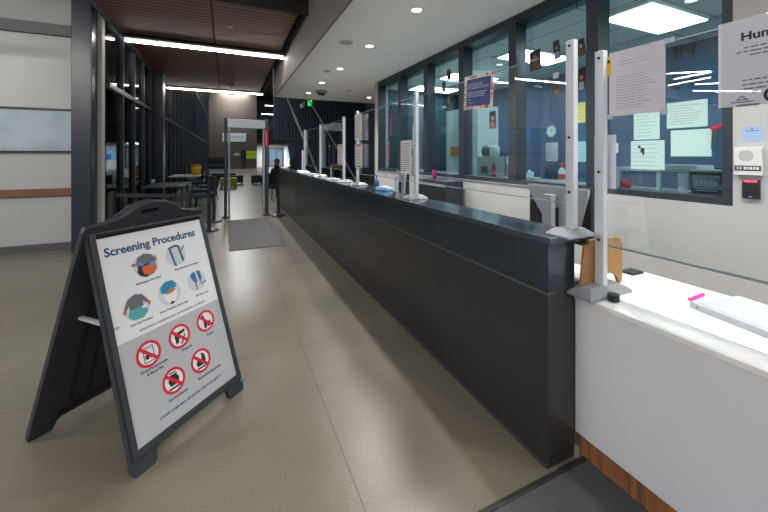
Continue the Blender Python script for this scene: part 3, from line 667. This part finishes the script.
M().box(-.02, .02, -.10, .10, .006, .21, .012, mtx=rt).obj('housing', black, t); M().box(-.026, -.019, -.08, .08, .07, .18, mtx=rt).obj('screen', mat('lcd_grey', '#6a7480', .3), t)
m = M()
for k in range(5): m.box(-.028, -.026, -.065+.028*k, -.045+.028*k, .10, .14, mtx=rt)
m.box(-.028, -.026, -.06, .06, .055, .062, mtx=rt); m.obj('digits', mat('lcd_light', '#8d97a5', .4), t)
t = thing('leaning_card', 'white card leaning on the left of the desk phone', 'card', (3.38, 1.56, TOPZ), .3); M().box(-.003, .003, -.03, .03, 0, .17).obj('sheet', paper, t)
t = thing('shelf_stand', 'low white table behind the paper sheets in the nearest window', 'table', (3.62, 1.85, TOPZ))
M().box(-.1, .1, -.4, .35, .17, .2).obj('tabletop', mat('stand_white', '#c7d0cc', .5), t)
for y in (-.38, -.05, .3): M().box(-.09, -.06, y, y+.03, 0, .17).obj('leg', mat('stand_white', '#c7d0cc', .5), t)
M().box(-.09, .08, -.36, -.06, .2, .235).obj('paper_stack', paper, t)
tag(M().box(-.02, .03, -.04, .03, 0, .09, .01).obj('red_holder', red, None, (3.40, 2.02, TOPZ)), 'small red holder on the sill at left of the nearest window', 'holder')
t = thing('red_bow', 'small red bow with green leaves at right of nearest window', 'decoration', (XG-.012, 1.262, 1.67)); m = M(); m.ball((0, .015, 0), .022, (.4, 1, .8)); m.ball((0, -.015, .01), .022, (.4, 1, .8)); m.obj('ribbon', red, t)
for q in (0, .02): M().cyl((0, q, -.01), (0, q+.01, -.13-q), .008, .003, 8).obj('leaf', mat('leaf_green', '#3a5a3a', .6), t)

# ------------------------------------------------------------------ A-frame sign
A = Vector((-.375, 1.899, 0)); B = Vector((.092, 2.348, 0)); e1 = (B-A).normalized(); e2 = Vector((-e1.y, e1.x, 0))
SP = .763; RZ = 1.134; W = .648; half = SP/2; Lb = math.hypot(RZ, half); phi = math.atan2(RZ, half)
cen = A+e1*(W/2)+e2*half
sign = thing('sandwich_board', 'black folding A-frame sign with a screening procedures poster', 'sign', (cen.x, cen.y, 0), math.atan2(e1.y, e1.x))
outl = [(0, 0), (.085, 0), (.10, .018), (.105, .055), (.125, .068), (.52, .068), (.54, .055), (.548, .018), (.56, 0), (.648, 0), (.655, .03), (.655, 1.17), (.645, 1.19), (.56, 1.2), (.51, 1.207), (.465, 1.23),
        (.43, 1.258), (.39, 1.28), (.33, 1.289), (.27, 1.285), (.22, 1.27), (.18, 1.245), (.135, 1.217), (.08, 1.20), (.0, 1.19), (-.012, 1.175), (-.012, .03)]
hole = [(.262, 1.222), (.275, 1.216), (.38, 1.216), (.393, 1.222), (.396, 1.24), (.38, 1.252), (.275, 1.252), (.262, 1.242)]
def board(name, front):
    m = M()
    sk = (lambda p: p) if front else (lambda p: (p[0]+.022+.055*(1-p[1]/1.2), p[1]))
    m.prism([sk(p) for p in outl], -.034, -.006, [[sk(p) for p in hole]])
    bx0, bx1, by0, by1 = .022, .625, .105, 1.135
    m.prism([sk(p) for p in ((-.004, .075), (.648, .075), (.648, 1.165), (-.004, 1.165))], -.006, .004, [[sk(p) for p in ((bx0, by0), (bx0, by1), (bx1, by1), (bx1, by0))]])
    if front:
        return m.obj(name, charcoal, sign, (-W/2, -half, 0), (phi, 0, 0))
    return m.obj(name, charcoal, sign, (W/2, half, 0), (phi, 0, PI))
fb = board('front_board', True); bb = board('back_board', False)
m = M()
for k in range(7): m.box(.05+k*.085, .066+k*.085, .12, 1.13, -.046, -.034)
m.box(.03, .62, .09, .11, -.05, -.034); m.box(.03, .62, 1.13, 1.15, -.05, -.034)
m.obj('rib', black, bb)
m = M()
for k in range(4): m.box(.09+k*.15, .106+k*.15, .12, 1.13, -.046, -.034)
m.obj('rib', black, fb)
# hinge caps and spreader bar
m = M(); m.cyl((-W/2, 0, RZ-.035), (W/2, 0, RZ-.035), .018, seg=12); m.obj('hinge_rod', black, sign)
zb_ = .63; yb_ = half*(1-zb_/RZ)
m = M(); m.box(-W/2+.03, -W/2+.05, -yb_-.0, yb_-.0, zb_-.007, zb_+.007); m.obj('spreader_bar', alu, sign, label='light grey metal spreader bar')
m = M(); m.cyl((W/2-.01, -half+.022, .05), (W/2+.011, -half+.022, .05), .009, seg=12); m.obj('foot_bolt', mat('bolt_blue', '#3d5a86', .4), sign)
# poster: upper part pale, lower part grey
pz = -.0055
postA = mat('poster_pale', '#d8dadd', .45); postB = mat('poster_grey', '#a9acb1', .45)
ps = M(); ps.use(postA); ps.prism([(.024, .585), (.623, .585), (.623, 1.133), (.024, 1.133)], 0, .002); ps.use(postB); ps.prism([(.024, .107), (.623, .107), (.623, .585), (.024, .585)], 0, .002)
poster = ps.obj('poster', None, sign, Vector((-W/2, -half, 0))+Matrix.Rotation(phi, 3, 'X') @ Vector((0, 0, pz)), label='printed poster, pale above and grey below', rot=(phi, 0, 0))
z0 = .0022
text('title_lettering', 'Screening Procedures', .062, blueink, poster, (.048, 1.016, z0), align='LEFT', bold=.0018, sx=.95)
def cap(s, x, y, size=.0185, mm=blueink): text('caption_lettering', s, size*.9, mm, poster, (x, y, z0), bold=.0003)
cap('Belongings Searched', .232, .833); cap('Magnetometer Screening', .465, .842, .0175)
cap('Pull Out Pockets', .155, .642); cap('Show Waistline Above Belt', .338, .645, .017); cap('Lift Pant Legs', .522, .652)
cap('ADDITIONAL SCREENING MAY BE REQUESTED AS NEEDED', .33, .603, .0165, inkd)
cap('Drugs/Paraphernalia', .17, .405, .019, ink); cap('& Illegal Pills', .17, .383, .019, ink); cap('Weapons', .355, .405, .019, ink); cap('Knives', .515, .41, .019, ink)
cap('Aerosols/Sprays', .255, .208, .019, ink); cap('Flammables/Explosives', .455, .215, .019, ink)
cap('OTHER ITEMS MAY BE RESTRICTED FOR SAFETY', .33, .158, .0195, blueink)
pic = mat('pic_disc', '#bcc6cf', .5); cloth = mat('pic_grey_cloth', '#5f6268', .6); orange = mat('pic_orange', '#d0602a', .6); blue = mat('pic_blue', '#3f86d0', .6)
tealp = mat('pic_teal', '#4f9aa0', .6); tealb = mat('pic_cap_teal', '#1f7fa0', .6); denim = mat('pic_denim', '#2b5fa8', .6); skinp = mat('pic_skin', '#b56a4a', .6); steelp = mat('pic_steel', '#4c5560', .6); palep = mat('pic_pale', '#d9dde2', .6)
def circ(cx, cy, r, shapes, nm):
    m = M(); m.use(pic); m.disc(cx, cy, r, .0021, .0024, 32); zz = .0024
    for mm, pts in shapes:
        m.use(mm); m.prism([(cx+x*r, cy+y*r) for x, y in pts], .002, zz+.0002); zz += .0002
    m.obj(nm, None, poster)
def ell(x, y, a, b, n=14, rot=0): return [(x+a*math.cos(2*PI*i/n)*math.cos(rot)-b*math.sin(2*PI*i/n)*math.sin(rot), y+a*math.cos(2*PI*i/n)*math.sin(rot)+b*math.sin(2*PI*i/n)*math.cos(rot)) for i in range(n)]
R1 = .066
circ(.235, .922, R1, [(cloth, [(-.75, .3), (-.6, .75), (0, .97), (.6, .75), (.8, .3), (.75, -.1), (-.7, -.1)]), (black, [(-.8, -.4), (-.6, .1), (.7, .1), (.85, -.3), (.5, -.8), (-.2, -.95), (-.6, -.75)]),
     (orange, [(-.4, -.08), (.3, -.0), (.85, -.15), (.75, -.6), (.2, -.85), (-.3, -.7)]), (skinp, ell(-.95, .25, .2, .14)), (skinp, ell(.85, .35, .12, .25)), (blue, ell(-.42, .18, .27, .14, rot=-.3)), (blue, ell(.52, .02, .24, .16, rot=.2))], 'bag_search_picture')
circ(.412, .929, .062, [(steelp, [(-.62, .85), (.1, 1.0), (.55, .85), (.5, .65), (.1, .8), (-.55, .66)]), (steelp, [(-.62, .85), (-.38, .8), (-.1, -.95), (-.32, -1.0)]), (steelp, [(.3, .85), (.52, .85), (.75, -.7), (.55, -.75)]),
     (tealp, [(-.40, .6), (-.33, .6), (-.15, -.7), (-.22, -.7)]), (steelp, [(.72, .3), (1.05, .7), (.95, .75), (.66, .4)])], 'walk_through_gate_picture')
circ(.147, .727, R1, [(tealp, [(-.6, -.1), (.6, .0), (.75, -.6), (.3, -.95), (-.4, -.9), (-.75, -.6)]), (cloth, [(-.95, .1), (-.6, .75), (0, 1.0), (.55, .8), (.95, .15), (.75, .05), (.5, .3), (.5, -.05), (-.55, -.1), (-.6, .3), (-.8, -.1)]), (skinp, ell(-.92, -.1, .13, .2)), (skinp, ell(.95, -.0, .13, .17)), (palep, ell(.55, -.15, .2, .12))], 'pulled_pockets_picture')
circ(.328, .735, R1, [(palep, [(-.45, .2), (.6, .3), (.7, -.4), (.2, -.95), (-.2, -.9), (-.55, -.3)]), (skinp, ell(.08, .1, .5, .18, rot=.15)), (tealb, [(-.75, .15), (-.7, .65), (-.2, .98), (.4, .95), (.7, .6), (.68, .3), (.1, .25), (-.4, .05)]), (brown1, ell(.05, -.88, .2, .12))], 'cap_picture')
circ(.506, .745, .062, [(denim, [(-.6, .55), (-.3, .85), (-.02, .85), (.05, -.15), (-.3, -.1)]), (denim, [(.15, .9), (.55, .8), (.6, .0), (.3, -.05)]), (skinp, [(-.28, -.1), (.0, -.15), (-.02, -.35), (-.2, -.35)]), (skinp, [(.3, -.05), (.55, -.02), (.45, -.3), (.3, -.3)]), (blue, [(.35, -.35), (1.1, -.3), (1.0, -.45), (.35, -.52)]), (cloth, [(-.25, -.4), (-.1, -.4), (.0, -.85), (-.3, -.85), (-.3, -.78), (-.12, -.78)])], 'lifted_trousers_picture')
white_p = mat('symbol_white', '#d4d6d8', .5)
def nosym(cx, cy, shapes, nm, r=.063):
    m = M(); m.use(white_p); m.disc(cx, cy, r*.98, .0021, .0024, 36); zz = .0024
    m.use(ink)
    for pts in shapes:
        m.prism([(cx+x*r, cy+y*r) for x, y in pts], .002, zz+.0002); zz += .0001
    m.use(red); m.disc(cx, cy, r, .002, .0032, 40, ri=r*.80)
    a = math.radians(-45); dx, dy = math.cos(a), math.sin(a); k = .12
    m.prism([(cx+r*(.85*dx-k*dy), cy+r*(.85*dy+k*dx)), (cx+r*(-.85*dx-k*dy), cy+r*(-.85*dy+k*dx)), (cx+r*(-.85*dx+k*dy), cy+r*(-.85*dy-k*dx)), (cx+r*(.85*dx+k*dy), cy+r*(.85*dy-k*dx))], .002, .0033)
    m.obj(nm, None, poster)
def stroke(a, b, w_):
    d = Vector((b[0]-a[0], b[1]-a[1])).normalized(); n_ = (-d.y*w_/2, d.x*w_/2)
    return [(a[0]+n_[0], a[1]+n_[1]), (b[0]+n_[0], b[1]+n_[1]), (b[0]-n_[0], b[1]-n_[1]), (a[0]-n_[0], a[1]-n_[1])]
bag = [stroke((-.4, .55), (.4, .55), .06), stroke((-.4, .55), (-.4, -.6), .06), stroke((-.4, -.6), (.4, -.6), .06), stroke((.4, -.6), (.4, .55), .06), stroke((-.4, .4), (.4, .4), .05), ell(-.15, -.2, .17, .2), ell(.2, -.25, .14, .14)]
nosym(.155, .482, bag, 'no_drugs_symbol')
nosym(.329, .488, [[(-.5, .35), (.55, .45), (.55, .2), (-.1, .12), (-.15, -.5), (-.45, -.5), (-.4, .1)], stroke((.05, -.7), (.5, 0), .12), ell(-.25, .0, .22, .3)], 'no_weapons_symbol')
nosym(.503, .497, [[(-.35, .7), (-.2, .72), (.1, -.2), (.0, -.65), (-.3, -.65), (-.25, 0)], [(.1, -.1), (.5, -.1), (.5, -.6), (.1, -.6)]], 'no_knives_symbol', .06)
nosym(.249, .293, [[(-.3, .35), (-.4, .5), (.4, .5), (.3, .35), (.5, .1), (.35, -.35), (-.35, -.35), (-.5, .1)], stroke((-.55, -.55), (.45, -.55), .14), stroke((-.3, .62), (.3, .62), .1)], 'no_sprays_symbol')
nosym(.418, .305, [[(-.5, -.1), (-.2, .35), (.1, .1), (.15, .65), (.45, .4), (.5, -.1), (.35, -.4), (-.4, -.4)], stroke((-.5, -.58), (.4, -.58), .14)], 'no_flammables_symbol')

# ------------------------------------------------------------------ floor mats
def carpet(name, c):
    m = mat(name, c, .95, noise=.45, nscale=160, bump=.6); return m
t = thing('entrance_mat', 'dark grey mat on the floor in front of the walk-through detector', 'mat', (.425, 7.16, 0), math.radians(.8))
M().box(-.425, .425, -1.35, 1.35, .001, .011, .003).obj('pile', carpet('mat_grey', '#58595b'), t)
t = thing('floor_mat', 'black ribbed mat beside the white counter toe kick', 'mat', (1.25, .55, 0))
M().box(-.55, .375, -.9, .56, .001, .014, .004).obj('pile', carpet('mat_black', '#45474c'), t)
m = M(); m.box(-.57, .378, .56, .585, .001, .016, .005); m.box(-.575, -.55, -.9, .585, .001, .016, .005); m.obj('rubber_edge', mat('mat_rubber', '#1c1d1f', .6), t)

# ------------------------------------------------------------------ walk-through detector
t = thing('metal_detector', 'walk-through metal detector gate with pale header across the hall', 'metal detector', (.41, 8.95, 0))
gl = mat('detector_grey', '#8a8e93', .4)
for sx_ in (-1, 1):
    x = sx_*.46
    M().box(x-.035, x+.035, -.12, .12, .02, 2.36, .03).obj('pillar', mat('detector_dark', '#3a3d42', .35, noise=.05), t)
    M().box(x-sx_*.075-.022, x-sx_*.075+.022, -.08, .08, .02, 2.32, .01).obj('inner_panel', gl, t)
    M().box(x-.09, x+.09, -.16, .16, 0, .02, .005).obj('foot', charcoal, t)
M().box(-.42, .42, -.09, .09, 2.12, 2.33, .01).obj('header', mat('detector_header', '#b4bcc6', .45), t)
M().box(.425, .445, -.124, -.119, 1.70, 2.08).obj('light_strip', mat('detector_red', '#c92a40', .4, emit=.5), t)

# ------------------------------------------------------------------ stanchions
def stanchion(loc, label):
    t = thing('stanchion', label, 'stanchion', loc, 0, 'black belt stanchions')
    M().lathe([(.17, 0), (.172, .012), (.14, .03), (.04, .045)], seg=24).obj('base', darkmetal, t, smooth=True)
    M().cyl((0, 0, .04), (0, 0, .94), .033, seg=18).obj('post', mat('stanchion_post', '#24272c', .4, .2), t)
    M().cyl((0, 0, .90), (0, 0, 1.0), .041, seg=18).obj('belt_head', black, t)
    return t
stanchion((-.337, 7.55, 0), 'black stanchion left of the mat, nearer of the pair')
stanchion((-.282, 8.5, 0), 'black stanchion left of the mat, farther of the pair')
stanchion((1.12, 8.72, 0), 'black stanchion between the detector and the dark counter')
s4 = stanchion((-1.37, 5.55, 0), 'black stanchion behind the sign, by the glass wall')
s5 = stanchion((-.46, 5.08, 0), 'black stanchion behind the right shoulder of the sign')
a = Vector((-1.37, 5.55, .955)); b = Vector((-.46, 5.08, .955)); d = b-a
m = M(); m.box(.044, d.length-.044, -.002, .002, -.025, .025)
tag(m.obj('retractable_belt', mat('belt_black', '#1d1f24', .8), None, a, (0, 0, math.atan2(d.y, d.x))), 'black belt stretched between the two stanchions behind the sign', 'belt')

# ------------------------------------------------------------------ tables, chairs, ottomans at the left and beyond
def table(loc, sx, sy, h, topm, label):
    t = thing('side_table', label, 'table', loc, 0, 'tables along the glass wall')
    M().box(-sx/2, sx/2, -sy/2, sy/2, h-.035, h, .005).obj('tabletop', topm, t)
    for x in (-1, 1):
        for y in (-1, 1): M().box(x*(sx/2-.06)-.02, x*(sx/2-.06)+.02, y*(sy/2-.06)-.02, y*(sy/2-.06)+.02, 0, h-.035).obj('leg', darkmetal, t)
    return t
table((-1.36, 10.0, 0), .86, 1.3, .76, mat('table_slate', '#47505a', .4), 'dark slate table nearest the sign along the glass wall')
table((-1.32, 13.7, 0), .9, 1.4, .78, mat('table_pale', '#9da394', .4), 'pale table behind the dark slate table, carrying the yellow bucket')
tag(M().lathe([(.035, 0), (.045, .1), (.042, .105)], seg=14).obj('paper_cup', paper, None, (-1.7, 10.2, .76), smooth=True), 'small white cup on the dark slate table', 'cup')
t = thing('yellow_bucket', 'yellow bucket with red lid on the pale table', 'bucket', (-1.03, 13.9, .78))
M().lathe([(.14, 0), (.17, .30), (.165, .305)], seg=20).obj('body', mat('bucket_yellow', '#f0c81e', .4), t, smooth=True); M().lathe([(.175, .305), (.17, .345), (.08, .36)], seg=20).obj('lid', mat('bucket_red', '#c53a24', .4), t, smooth=True)
def chair(loc, rz, label):
    t = thing('lounge_chair', label, 'chair', loc, rz, 'navy chairs by the tables')
    M().box(-.27, .27, -.26, .26, .36, .46, .03).obj('seat', nav, t); M().box(-.27, .27, .2, .28, .44, .86, .03, mtx=None).obj('backrest', nav, t)
    for x in (-1, 1):
        for y in (-1, 1): M().cyl((x*.22, y*.2, .37), (x*.25, y*.24, 0), .018, .013, 10).obj('leg', darkmetal, t)
    return t
ch = chair((-.55, 10.3, 0), math.radians(-90), 'navy chair at the right side of the dark slate table')
for x, y, rz, s in ((-.72, 11.7, -100, 'navy chair between the dark table and the pale table'), (-.6, 13.0, -80, 'navy chair facing the pale table near the yellow bucket'), (-.98, 15.2, -95, 'navy chair just beyond the yellow bucket'),
                    (-1.3, 16.8, -60, 'navy chair in the distance beyond the pale table'), (-1.15, 19.0, -90, 'navy chair farthest along the glass wall'), (-1.5, 18.0, 90, 'navy chair against the distant glass wall')):
    dup(ch, (x, y, 0), math.radians(rz), s)
def ottoman(loc, sx, sy, m, label, group):
    t = thing('ottoman', label, 'ottoman', loc, 0, group)
    M().box(-sx/2, sx/2, -sy/2, sy/2, .09, .45, .03).obj('cushion', m, t)
    for x in (-1, 1):
        for y in (-1, 1): M().cyl((x*(sx/2-.06), y*(sy/2-.06), 0), (x*(sx/2-.06), y*(sy/2-.06), .1), .03, seg=10).obj('foot', black, t)
ottoman((.03, 17.2, 0), .70, .6, lime, 'lime yellow ottoman seen through the left of the detector', 'lime ottomans'); ottoman((1.85, 17.0, 0), .72, .6, lime, 'lime yellow ottoman seen at the right detector pillar', 'lime ottomans')
ottoman((.25, 19.0, 0), .9, .6, nav, 'navy ottoman just behind the left lime ottoman', 'navy ottomans'); ottoman((1.35, 18.6, 0), .55, .6, nav, 'navy ottoman left of the right lime ottoman', 'navy ottomans'); ottoman((-.25, 21.5, 0), 1.3, .7, nav, 'wide navy ottoman far behind the left lime ottoman', 'navy ottomans')
t = thing('info_stand', 'dark slim stand against the brown tiled wall', 'stand', (1.5, 39.3, 0)); M().box(-.25, .25, -.03, .03, 1.0, 2.0).obj('panel', black, t); M().cyl((0, 0, 0), (0, 0, 1), .05, seg=10).obj('stem', darkmetal, t)
t = thing('dark_bench', 'long dark bench with back at the left end of tiled wall', 'bench', (-.9, 37.5, 0)); M().box(-.9, .9, -.4, .4, .1, .5, .04).obj('seat', nav, t); M().box(-.9, .9, .3, .45, .5, 1.3, .04).obj('backrest', black, t)
# far signs
t = thing('white_sign', 'white sign board with grey lines on the brown tiled wall', 'sign', (.62, 39.97, 3.35)); M().box(-1.15, 1.15, 0, .03, -.45, .45).obj('panel', mat('sign_white', '#c5cad2', .6), t)
M().box(-1.0, .9, -.004, 0, .12, .18).box(-1.0, .95, -.004, 0, -.06, -.01).obj('printed_lines', inkd, t)
t = thing('lime_sign', 'bright lime green sign on the brown tiled wall', 'sign', (2.1, 39.97, 1.5)); M().box(-.72, .72, 0, .03, -.42, .42).obj('panel', mat('sign_lime', '#a9c81e', .6), t); M().box(-.5, .5, -.004, 0, .05, .12).obj('printed_line', mat('lime_ink', '#6f8a1e', .6), t)
t = thing('grey_notice', 'small grey notice left of the lime green sign', 'notice', (.85, 39.97, 1.55)); M().box(-.28, .28, 0, .03, -.15, .15).obj('panel', mat('notice_grey', '#a3a6aa', .6), t)
t = thing('lobby_door', 'dark framed glass doors in the bright far lobby', 'door', (5.6, 45.95, 0)); M().box(-.95, .95, -.05, 0, 0, 2.45).obj('frame', black, t); [M().box(q, q+.75, -.07, -.05, .1, 2.3).obj('pane', mat('door_glass', '#5c6f7d', .2), t) for q in (-.8, .05)]
t = thing('blue_poster', 'blue and white poster in the bright far lobby', 'poster', (7.6, 45.95, 1.6)); M().box(-.6, .6, -.03, 0, -.6, .6).obj('sheet', mat('poster_lightblue', '#8fb7e0', .6), t); M().box(.1, .6, -.035, -.03, -.6, .0).obj('blue_block', mat('poster_blue', '#1f74c4', .6), t)
# diagonal rods in front of the slats
rod = mat('rod_grey', '#eef2f6', .5)
def rodobj(a, b, r, label):
    a = Vector(a); b = Vector(b); tag(M().cyl((0, 0, 0), b-a, r, seg=10).obj('diagonal_brace', rod, None, a), label, 'brace', 'diagonal braces')
rodobj((2.42, 16.2, 4.18), (4.15, 16.2, .0), .055, 'thick pale diagonal brace in front of the dark slats')
rodobj((3.25, 16.4, 4.5), (6.0, 16.4, .0), .035, 'thin pale diagonal brace right of the thick one')
t = thing('exit_sign', 'small green exit sign in front of the dark slats', 'sign', (4.75, 21.95, 4.8)); M().box(-.14, .14, 0, .06, -.2, .2).obj('housing', black, t)
M().box(-.13, .13, -.006, 0, -.19, .19).obj('face', mat('exit_green', '#18b04a', .5, emit=.8), t); text('lettering', 'EXIT', .1, paper, t, (0, -.03, -.008), (PI/2, 0, 0))
t = thing('emergency_light', 'small yellow and white emergency lamp left of the exit sign', 'lamp', (4.3, 21.95, 4.6)); M().box(-.16, .02, 0, .06, -.15, .12).obj('body', paper, t); M().box(.02, .14, -.03, .06, -.05, .28).obj('lamp_head', mat('lamp_amber', '#b08d3a', .5), t)
t = thing('passage_lamp', 'warm slim lamp on the passage wall beyond the window wall', 'lamp', (6.6, 13.75, 2.95)); M().box(-.6, 1.4, -.03, .05, -.03, .03).obj('tube', mat('warm_tube', '#ffcaa0', .5, emit=1.2), t); M().box(-.62, 1.42, .0, .05, .03, .06).obj('bracket', black, t)

# ------------------------------------------------------------------ ceiling fittings
t = thing('dome_camera', 'grey dome security camera under the soffit beside the far downlight', 'camera', (2.17, 8.66, 3.11)); M().lathe([(.15, 0), (.15, -.04), (.12, -.06)][::-1], seg=24).obj('mount', mat('cam_grey', '#8d8d8d', .5), t, smooth=True); M().ball((0, 0, -.055), .10, (1, 1, .7), 18).obj('dome', mat('cam_dome', '#1b1d20', .15), t, smooth=True)
tag(M().disc(0, 0, .10, -.006, 0, 28).obj('ceiling_speaker', mat('speaker_grey', '#aeaca9', .7), None, (1.56, 4.78, 3.11)), 'flat round ceiling speaker in the white soffit', 'speaker')
for x, y, z, s in ((1.75, 6.56, 3.11, 'small round soffit fitting left of the downlight row'), (2.79, 8.31, 3.11, 'small round soffit fitting right of the dome camera')):
    tag(M().lathe([(.06, 0), (.06, -.015), (.02, -.025)][::-1], seg=16).obj('ceiling_sensor', mat('sensor_grey', '#a19e9b', .6), None, (x, y, z)), s, 'sensor', 'soffit sensors')
for x, y, s in ((.0, 6.6, 'nearest the camera'), (.0, 11.0, 'between the two linear lamps')):
    t = thing('sprinkler', 'white sprinkler head on the brown wood ceiling, '+s, 'sprinkler', (x+.03, y, 3.72), 0, 'ceiling sprinklers'); M().cyl((0, 0, -.012), (0, 0, 0), .05, seg=16).obj('plate', white, t); M().cyl((0, 0, -.05), (0, 0, -.012), .012, seg=8).obj('head', silver, t)
t = thing('smoke_detector', 'round white smoke detector near the far linear lamp', 'smoke detector', (.1, 12.2, 3.72)); M().lathe([(.10, 0), (.10, -.04), (.07, -.07)][::-1], seg=20).obj('body', white, t); M().cyl((0, 0, -.085), (0, 0, -.07), .03, seg=12).obj('sensor', charcoal, t)
# ------------------------------------------------------------------ picture on the left wall
t = thing('wide_picture', 'wide pale blue picture panel with dark rails on the white wall', 'picture', (-3.6, 6.995, 1.535))
pm = D.materials.new('picture_print'); pm.use_nodes = True; nt = pm.node_tree; bb_ = nt.nodes['Principled BSDF']
tc = nt.nodes.new('ShaderNodeTexCoord'); nz = nt.nodes.new('ShaderNodeTexNoise'); nz.inputs['Scale'].default_value = 2.2; nt.links.new(tc.outputs['Object'], nz.inputs['Vector'])
rp = nt.nodes.new('ShaderNodeValToRGB'); rp.color_ramp.elements[0].color = lin('#8497a6'); rp.color_ramp.elements[1].color = lin('#9aa8b2'); rp.color_ramp.elements[0].position = .35; rp.color_ramp.elements[1].position = .65
nt.links.new(nz.outputs['Fac'], rp.inputs[0]); nt.links.new(rp.outputs[0], bb_.inputs['Base Color']); bb_.inputs['Roughness'].default_value = .4
M().box(-1.8, 1.6, -.02, 0, 0, .645).obj('print', pm, t); M().box(-1.82, 1.62, -.035, 0, .63, .665).obj('top_rail', black, t); M().box(-1.82, 1.62, -.035, 0, -.02, .012).obj('bottom_rail', black, t)
m = M(); rnd = random.Random(3)
for k in range(60):
    x = -1.7+k*.055; h_ = rnd.uniform(.01, .06); m.box(x, x+rnd.uniform(.015, .04), -.0215, -.02, .03, .03+h_)
m.obj('printed_skyline', mat('skyline_blue', '#7f93ad', .5), t)

# ------------------------------------------------------------------ people at the far end of the counter
def person(loc, rz, label, topm, hairm, s=1.0):
    t = thing('person', label, 'person', loc, rz)
    me = D.meshes.new('body'); 
    V = [(0, 0, .5), (0, .0, .72), (0, .01, .95), (0, .02, 1.08), (0, .03, 1.17),
         (.17, .01, 1.03), (.23, -.05, .82), (.16, -.24, .74), (-.17, .01, 1.03), (-.23, -.05, .82), (-.16, -.24, .74),
         (.1, -.02, .49), (.12, -.4, .49), (.12, -.42, .08), (.12, -.52, .04), (-.1, -.02, .49), (-.12, -.4, .49), (-.12, -.42, .08), (-.12, -.52, .04)]
    Ed = [(0, 1), (1, 2), (2, 3), (3, 4), (3, 5), (5, 6), (6, 7), (3, 8), (8, 9), (9, 10), (0, 11), (11, 12), (12, 13), (13, 14), (0, 15), (15, 16), (16, 17), (17, 18)]
    Rr = [(.19, .14), (.18, .13), (.21, .13), (.12, .1), (.055, .055), (.06, .06), (.045, .045), (.035, .035), (.06, .06), (.045, .045), (.035, .035), (.085, .085), (.06, .06), (.045, .045), (.035, .03), (.085, .085), (.06, .06), (.045, .045), (.035, .03)]
    me.from_pydata(V, Ed, []); o = D.objects.new('body', me); C.objects.link(o)
    md = o.modifiers.new('skin', 'SKIN'); sv = me.skin_vertices[0].data
    for i, r in enumerate(Rr): sv[i].radius = r
    sv[0].use_root = True
    sb = o.modifiers.new('sub', 'SUBSURF'); sb.levels = 1; sb.render_levels = 1
    bpy.context.view_layer.update()
    me2 = D.meshes.new_from_object(o.evaluated_get(bpy.context.evaluated_depsgraph_get())); D.objects.remove(o)
    me2.materials.clear(); me2.materials.append(topm)
    for p in me2.polygons: p.use_smooth = True
    o = D.objects.new('body', me2); C.objects.link(o); o.parent = t
    hm = M(); hm.use(mat('skin_far', '#8a5a44', .6)); hm.ball((0, .0, 1.29), .1, (.82, .95, 1.2), 16); hm.ball((0, -.1, 1.27), .018, (.8, 1, 1.2), 8); hm.ball((.085, 0, 1.28), .022, (.4, .8, 1.2), 8); hm.ball((-.085, 0, 1.28), .022, (.4, .8, 1.2), 8)
    hm.use(ink); hm.ball((.035, -.086, 1.30), .012, seg=8); hm.ball((-.035, -.086, 1.30), .012, seg=8); hm.use(red); hm.ball((0, -.088, 1.22), .018, (1.3, .5, .4), 8)
    hm.obj('head', None, t, smooth=True)
    hr = M(); hr.ball((0, .025, 1.325), .108, (.92, .95, 1.02), 16); hr.ball((0, .06, 1.24), .09, (.95, .6, 1.1), 12); hr.obj('hair', hairm, t, smooth=True)
    t.scale = (s, s, s); return t
pc = chair((1.52, 12.2, 0), 0, 'navy chair under the dark-haired person beyond the counter'); pc.rotation_euler = (0, 0, math.radians(10)); 
person((1.52, 12.18, 0), math.radians(10), 'dark-haired person in black seated beyond the far counter end', mat('cloth_black', '#16171b', .8), mat('hair_black', '#0d0c0c', .6), .95)
pc = chair((2.12, 12.9, 0), 0, 'navy chair under the second person beyond the counter'); pc.rotation_euler = (0, 0, math.radians(-15))
person((2.12, 12.88, 0), math.radians(-15), 'second seated person in dark blue, right of the dark-haired one', mat('cloth_navy', '#20304c', .8), mat('hair_brown', '#1d1512', .6), .93)
